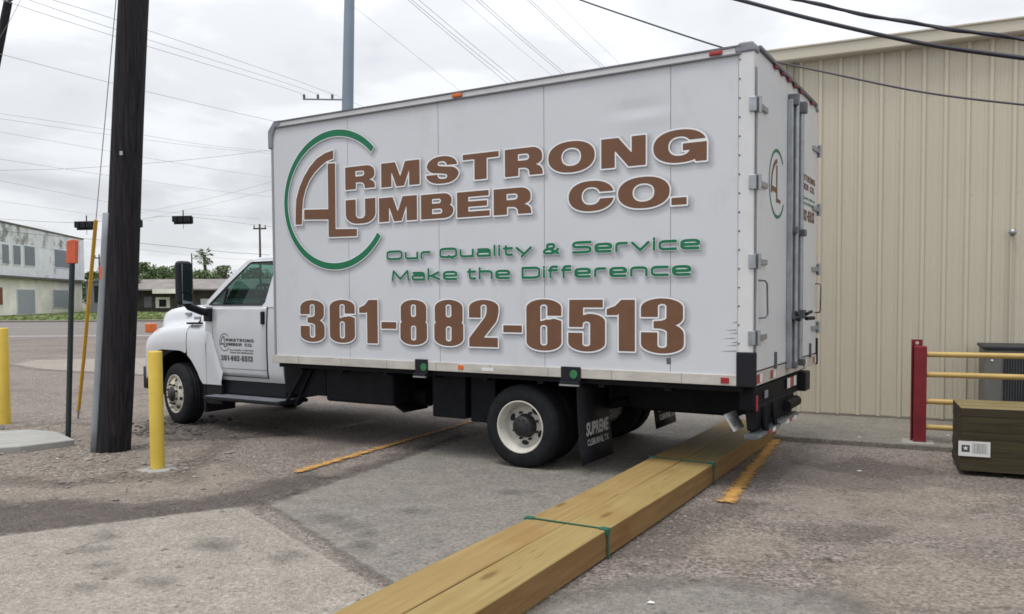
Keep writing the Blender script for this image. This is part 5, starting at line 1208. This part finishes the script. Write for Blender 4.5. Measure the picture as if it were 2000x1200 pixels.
# grey shed between the two
YG = 99.0; a = at(168, 590, YG); b = at(216, 590, YG)
SHD = empty('grey_shed', (a.x, YG, 0), 0, 'plain grey walled shed between the white and the low building', 'shed')
z1_ = at(190, 549, YG).z; WS = b.x - a.x
k = MB(); k.prism([(0, 0), (WS, 0), (WS, z1_ + .2), (0, z1_ - .15)], lambda p: (p[0], 0, p[1]), lambda p: (p[0], 8, p[1])); k.build('wall', 'greywall', SHD)
k = MB(); k.prism([(-.2, z1_ - .15), (WS + .2, z1_ + .2), (WS + .2, z1_ + .35), (-.2, z1_)], lambda p: (p[0], -.3, p[1]), lambda p: (p[0], 8.2, p[1])); k.build('roof', 'roofgrey', SHD)
k = MB(); k.box((WS * .35, -.05, z1_ - 2.6), (WS * .8, -.003, z1_ - .6)); k.build('window', 'dark', SHD)

# trees
def tree(u, vt, Y, wpx, m, label, seed, name='tree', dens=1.0, trunk=.35):
    rg = random.Random(seed); b = at(u, 600, Y); b.z = 0; zt3 = at(u, vt, Y).z; wd = wpx * Y / F / 2
    o = empty(name, b, 0, label, 'tree', 'trees behind the low building')
    k = MB(); k.tube([(0, 0, -.1), (.1, 0, zt3 * .3), (.0, .1, zt3 * .62)], [.28, .2, .1], 8)
    for i in range(5):
        a = rg.random() * 6.28; k.tube([(.05, .03, zt3 * rg.uniform(.25, .45)), (math.cos(a) * wd * .3, math.sin(a) * wd * .3, zt3 * .6), (math.cos(a) * wd * .55, math.sin(a) * wd * .55, zt3 * .78)], [.12, .08, .04], 6)
    k.build('trunk', 'bark', o)
    c = MB(); clumps = []
    for i in range(int(26 * dens)):
        a = rg.random() * 6.28; rr = math.sqrt(rg.random()); h = rg.uniform(trunk, .97); env = math.sin(min(1, (h - trunk + .15) / (1.1 - trunk)) * math.pi) ** .55
        clumps.append((math.cos(a) * wd * rr * env, math.sin(a) * wd * rr * env * .9, zt3 * h, rg.uniform(.09, .2) * zt3))
    for (cx, cy, cz, cr) in clumps:
        for j in range(70):
            v = Vector((rg.gauss(0, 1), rg.gauss(0, 1), rg.gauss(0, .75))).normalized() * cr * rg.uniform(.35, 1.1)
            p = Vector((cx, cy, cz)) + v
            if p.z > zt3 * 1.03: p.z = zt3 * 1.03 - rg.random() * .3
            s = rg.uniform(.10, .26); e1 = Vector((rg.gauss(0, 1), rg.gauss(0, 1), rg.gauss(0, 1))).normalized(); e2 = e1.cross(Vector((rg.gauss(0, 1), rg.gauss(0, 1), rg.gauss(0, 1)))).normalized()
            c.add([p - e1 * s, p + e2 * s * .6, p + e1 * s, p - e2 * s * .6], [(0, 1, 2, 3)])
    c.build('crown', m, o, recalc=False); return o
TR_ = [(182, 533, 118, 60, 'leaf_a', 'small dark tree between white building and thick pole'),
       (226, 517, 122, 80, 'leaf_a', 'dark tree partly hidden by the thick pole'), (278, 516, 116, 80, 'leaf_a', 'dark green round tree just right of the thick pole'),
       (318, 523, 119, 84, 'leaf_b', 'low mid green tree above the roof, left of the truck mirror'), (356, 520, 122, 84, 'leaf_a', 'dark green tree behind the truck mirror'),
       (398, 530, 117, 76, 'leaf_b', 'mid green tree under the palm'), (438, 522, 120, 84, 'leaf_c', 'paler loose tree just above the truck windshield'),
       (500, 526, 121, 90, 'leaf_b', 'tree hidden behind the truck cab roof')]
for i, (u, vt, Y, wpx, m, lab) in enumerate(TR_): tree(u, vt, Y, wpx, m, lab, 40 + i, trunk=.30, dens=1.9)
# palm
b = at(402, 600, 122); b.z = 0; zt3 = at(400, 500, 122).z
PA = empty('palm_tree', b, 0, 'ragged fan palm standing above the trees over the truck hood', 'palm')
k = MB(); k.tube([(0, 0, 0), (.1, 0, zt3 * .5), (-.05, 0, zt3)], [.28, .22, .24], 10); k.build('trunk', 'bark', PA)
c = MB(); rg = random.Random(5)
for i in range(46):
    a = rg.random() * 6.28; el = rg.uniform(-.9, 1.2); d = Vector((math.cos(a) * math.cos(el), math.sin(a) * math.cos(el), math.sin(el))); o_ = Vector((-.05, 0, zt3)); l = rg.uniform(.8, 1.3)
    tip = o_ + d * l + Vector((0, 0, -.15))
    for j in range(9):
        a2 = rg.uniform(-1.0, 1.0); sd = d.cross(Vector((0, 0, 1))).normalized(); e = (d * math.cos(a2) + sd * math.sin(a2)); q = tip + e * rg.uniform(.35, .65) - Vector((0, 0, rg.uniform(.0, .3)))
        n2 = sd * .07 + Vector((0, 0, .05)); c.add([tip - n2, tip + n2, q], [(0, 1, 2)])
    c.tube([o_, tip], .03, 4, cap=False)
c.build('crown', 'leaf_a', PA, recalc=False)

# far poles
def far_pole(u, vt, Y, r, label, arm=0):
    b = at(u, 600, Y); b.z = 0; zt3 = at(u, vt, Y).z; o = empty('distant_pole', b, 0, label, 'utility pole', 'distant utility poles')
    k = MB(); k.tube([(0, 0, 0), (0, 0, zt3)], [r, r * .7], 8); k.build('shaft', 'bark', o)
    if arm:
        k = MB(); k.box((-arm, -.06, zt3 - .5), (arm, .06, zt3 - .36))
        for x in (-arm * .85, 0, arm * .85): k.tube([(x, 0, zt3 - .36), (x, 0, zt3 - .1)], .05, 6)
        k.build('crossarm', 'bark', o)
    return o
far_pole(510, 438, 78, .13, 'thin distant pole with a short crossarm just left of the cargo box', .62)
far_pole(376.5, 495, 100, .11, 'thin bare distant pole beside the palm')
far_pole(196, 497, 96, .11, 'thin distant pole with crossarm seen between the guy wire and thick pole', .55)

# leaning pole, upper left
Yq = 30; tp = at(16, 3, Yq); bt = at(-116, 700, Yq); bt.z = 0
LP = empty('leaning_pole', bt, 0, 'dark leaning wooden pole at the upper left corner', 'utility pole')
k = MB(); k.tube([Vector((0, 0, 0)), (tp - bt) * .5, tp - bt], [.19, .165, .14], 14); k.build('shaft', 'polewood', LP)
k = MB(); k.tube([tp - bt - Vector((.1, 0, .05)), tp - bt + Vector((.16, 0, .08))], .05, 8); k.build('pole_cap', 'steel_dark', LP)

# grey steel transmission pole
Ys = 46; sbp = at(672, 640, Ys); sbp.z = 0; stp_ = at(682.5, 0, Ys)
SP = empty('steel_pole', sbp, 0, 'tall blue grey steel transmission pole rising behind the truck', 'utility pole')
sd_ = (stp_ - sbp) / stp_.z
k = MB(); k.tube([sd_ * 0, sd_ * 9, sd_ * stp_.z, sd_ * 28], [.40, .345, .285, .20], 20); k.build('shaft', 'steelpole', SP)
ac = at(672, 195, Ys) - sbp; al = at(592, 194, Ys) - sbp
k = MB(); k.tube([ac, al], .05, 6); k.build('crossarm', 'steelpole', SP)
INS = []
for u in (594, 621, 649):
    p = at(u, 194, Ys) - sbp; k = MB(); k.lathe([(.03, 0), (.06, .02), (.05, .06), (.09, .10), (.06, .14), (.09, .18), (.06, .24), (.03, .30), (0, .31)], p, (0, 0, 1), 10); k.build('insulator', 'insul', SP); INS.append(sbp + p + Vector((0, 0, .31)))

# traffic signals hung over the junction
def signal(u, v, Y, label, wpx=38):
    c = at(u, v, Y); o = empty('traffic_signal', c, R(-8), label, 'traffic signal', 'traffic signals over the junction'); hw_ = wpx * Y / F / 2
    k = MB(); k.box((-hw_, 0, -.24), (hw_, .015, .24)); k.build('backplate', 'plastic', o, bevel=.03)
    for i in range(3):
        x = -hw_ * .62 + hw_ * .62 * i; k = MB(); k.box((x - .16, .016, -.2), (x + .16, .25, .2)); k.box((x - .15, -.30, -.13), (x + .15, -.001, .21)); h_o = k.build('signal_section', 'plastic', o, bevel=.03)
    k = MB(); k.tube([(0, .05, .18), (0, .05, .55)], .03, 6); k.tube([(0, .05, -.18), (0, .05, -.5)], .012, 5); k.build('hanger', 'plastic', o); return o
signal(357, 430, 46, 'dark horizontal traffic signal hanging alone in the sky above the truck hood')
signal(168, 441, 44, 'dark horizontal traffic signal just beside the top of the yellow guy guard', 40)
signal(258, 437, 45, 'dark traffic signal mostly hidden behind the thick wooden pole')

# ------------------------------------------------------------ overhead wires
def catm(P, n=10):
    out_ = []; P = [P[0] * 2 - P[1]] + P + [P[-1] * 2 - P[-2]]
    for i in range(1, len(P) - 2):
        for j in range(n):
            t = j / n; out_.append(.5 * ((2 * P[i]) + (-P[i - 1] + P[i + 1]) * t + (2 * P[i - 1] - 5 * P[i] + 4 * P[i + 1] - P[i + 2]) * t * t + (-P[i - 1] + 3 * P[i] - 3 * P[i + 1] + P[i + 2]) * t ** 3))
    return out_ + [P[-2]]
def wire(pts, r, label, m='wiregrey', group='overhead wires', name='overhead_wire', twist=0):
    if group != gk_: r *= .66
    """pts: (u, v, depth) photo pixels with the metres the wire hangs away"""
    P = [at(u, v, Y) for u, v, Y in pts]; Q = catm(P, 14) if len(P) > 2 else [P[0].lerp(P[1], t) - Vector((0, 0, .0)) for t in np.linspace(0, 1, 12)]
    k = MB(); k.tube(Q, r, 6)
    if twist:
        Q2 = [q + Vector((math.cos(i * .14) * r * .7, 0, math.sin(i * .14) * r * .7)) for i, q in enumerate(catm(P, 40))]; k.tube(Q2, r * .85, 6)
    o = k.build(name, m); return tag(o, label, 'wire', group)
gk_ = 'black cables crossing above the tan building'
g3 = 'three wires running to the steel pole crossarm'
wire([(-60, -22, 24), (33, 10, 26), (230, 73, 32), (556, 172, 44), (594, 187, 46)], .013, 'lowest of the three wires running to the steel pole crossarm', group=g3)
wire([(-60, -38, 24), (56, 0, 26), (230, 59, 32), (560, 163, 44), (621, 185, 46)], .013, 'middle one of the three wires running to the steel pole crossarm', group=g3)
wire([(-40, -50, 24), (103, 0, 26), (230, 40, 31), (560, 151, 43), (649, 184, 46)], .013, 'highest of the three wires running to the steel pole crossarm', group=g3)
wire([(649, 184, 46), (700, 205, 50), (790, 245, 60)], .012, 'short wire leaving the steel pole down behind the cargo box')
wire([(-40, 98, 29), (8, 108, 30), (220, 163, 35), (400, 206, 39), (530, 236, 43), (600, 250, 46)], .013, 'single dark wire from the leaning pole towards the box corner')
wire([(-60, 214, 40), (0, 222, 40), (216, 254, 46), (400, 283, 52), (525, 296, 56), (700, 312, 60)], .012, 'upper of a faint close pair of wires left of the box')
wire([(-60, 224, 40), (0, 232, 40), (216, 264, 46), (400, 288, 52), (525, 300, 56), (700, 316, 60)], .012, 'lower of a faint close pair of wires left of the box')
wire([(-60, 248, 42), (0, 258, 42), (216, 296, 48), (400, 328, 54), (525, 346, 60), (700, 370, 64)], .012, 'faint wire below the close pair, falling to the right')
wire([(-60, 334, 34), (0, 333, 34), (130, 330, 36), (277, 320, 38), (400, 309, 40), (527, 293, 42), (640, 276, 44)], .013, 'dark wire rising gently to the right towards the box corner')
wire([(-60, 300, 45), (0, 311, 45), (212, 343, 52), (400, 370, 60), (522, 384, 64), (700, 400, 70)], .013, 'faint wire crossing the rising wire at the left edge')
wire([(-60, 342, 42), (0, 353, 42), (210, 395, 48), (283, 410, 50), (383, 419, 54), (510, 428, 60)], .012, 'faint wire falling past the thick pole to the hanging signal')
wire([(-60, 384, 50), (0, 393, 50), (216, 424, 60), (300, 432, 64)], .012, 'very faint low wire at the left over the white building')
wire([(270, 417, 60), (400, 390, 52), (525, 357, 46), (700, 310, 42)], .011, 'upper of two thin wires rising to the right above the signal')
wire([(300, 424, 60), (430, 396, 52), (525, 372, 46), (700, 330, 42)], .011, 'lower of two thin wires rising to the right above the signal')
wire([(-60, 424, 44), (100, 434, 44), (168, 434, 44), (258, 430, 45), (357, 423, 46), (510, 441, 60), (640, 455, 70)], .012, 'span wire that carries the traffic signals', m='wire')
wire([(-40, 448, 60), (160, 466, 60), (270, 475, 60), (447, 493, 62), (493, 496, 63), (620, 506, 66)], .022, 'lowest dark cable passing above the trees to the cargo box', m='wire')
wire([(270, 487, 90), (400, 502, 95), (500, 508, 100)], .02, 'faint cable among the tree tops left of the windshield')
wire([(40, 0, 27), (25, 30, 28), (-10, 90, 29)], .012, 'short steep wire beside the leaning pole')
wire([(640, -24, 44), (697, 18, 46), (905, 183, 60), (1000, 258, 66)], .013, 'lone wire leaving the steel pole to the right')
gq = 'wires of the long diagonal bundles above the truck'
for i, (u0, u1, v1) in enumerate(((797, 993, 165), (804, 1005, 165), (818, 1015, 163), (903, 1080, 150), (930, 1100, 147), (938, 1106, 146), (1030, 1177, 135), (1036, 1183, 134), (1085, 1212, 127))):
    k_ = (u1 - u0) / v1; lab = ['left wire of the left diagonal bundle above the truck', 'middle wire of the left diagonal bundle above the truck', 'right wire of the left diagonal bundle above the truck', 'single thin diagonal wire between the two left bundles above the truck', 'left wire of the close diagonal pair above the middle of the truck',
        'right wire of the close diagonal pair above the middle of the truck', 'left wire of the thick right diagonal pair above the truck', 'right wire of the thick right diagonal pair above the truck', 'faintest diagonal wire, farthest right above the truck'][i]
    wire([(u0 - k_ * 60, -60, 20), (u0, 0, 22), ((u0 + u1) / 2 - 1.5, v1 / 2, 25), (u1, v1, 29), (u1 + k_ * 60, v1 + 62, 32)], .0095 if i not in (3, 8) else .006, lab, group=gq)
gk_ = 'black cables crossing above the tan building'
wire([(1075, -22, 11.8), (1133, 0, 11.5), (1240, 37, 11), (1400, 90, 10.2), (1505, 118, 9.8), (1600, 139, 9.4), (1800, 180, 8.7), (2000, 205, 8.0), (2150, 216, 7.5)], .0115, 'thin sagging cable crossing the tan wall lowest', m='wire', group=gk_, name='overhead_cable')
wire([(1380, -16, 8.4), (1443, 0, 8.2), (1600, 41, 7.8), (1800, 85, 7.3), (2000, 114, 6.8), (2150, 130, 6.4)], .020, 'middle black cable crossing above the gutter of the tan building', m='thickwire', group=gk_, name='overhead_cable')
wire([(1500, -18, 8.4), (1560, 0, 8.2), (1700, 31, 7.9), (1850, 56, 7.4), (2000, 77, 7.0), (2150, 94, 6.6)], .0165, 'topmost twisted black cable in the upper right corner', m='thickwire', group=gk_, name='overhead_cable', twist=1)
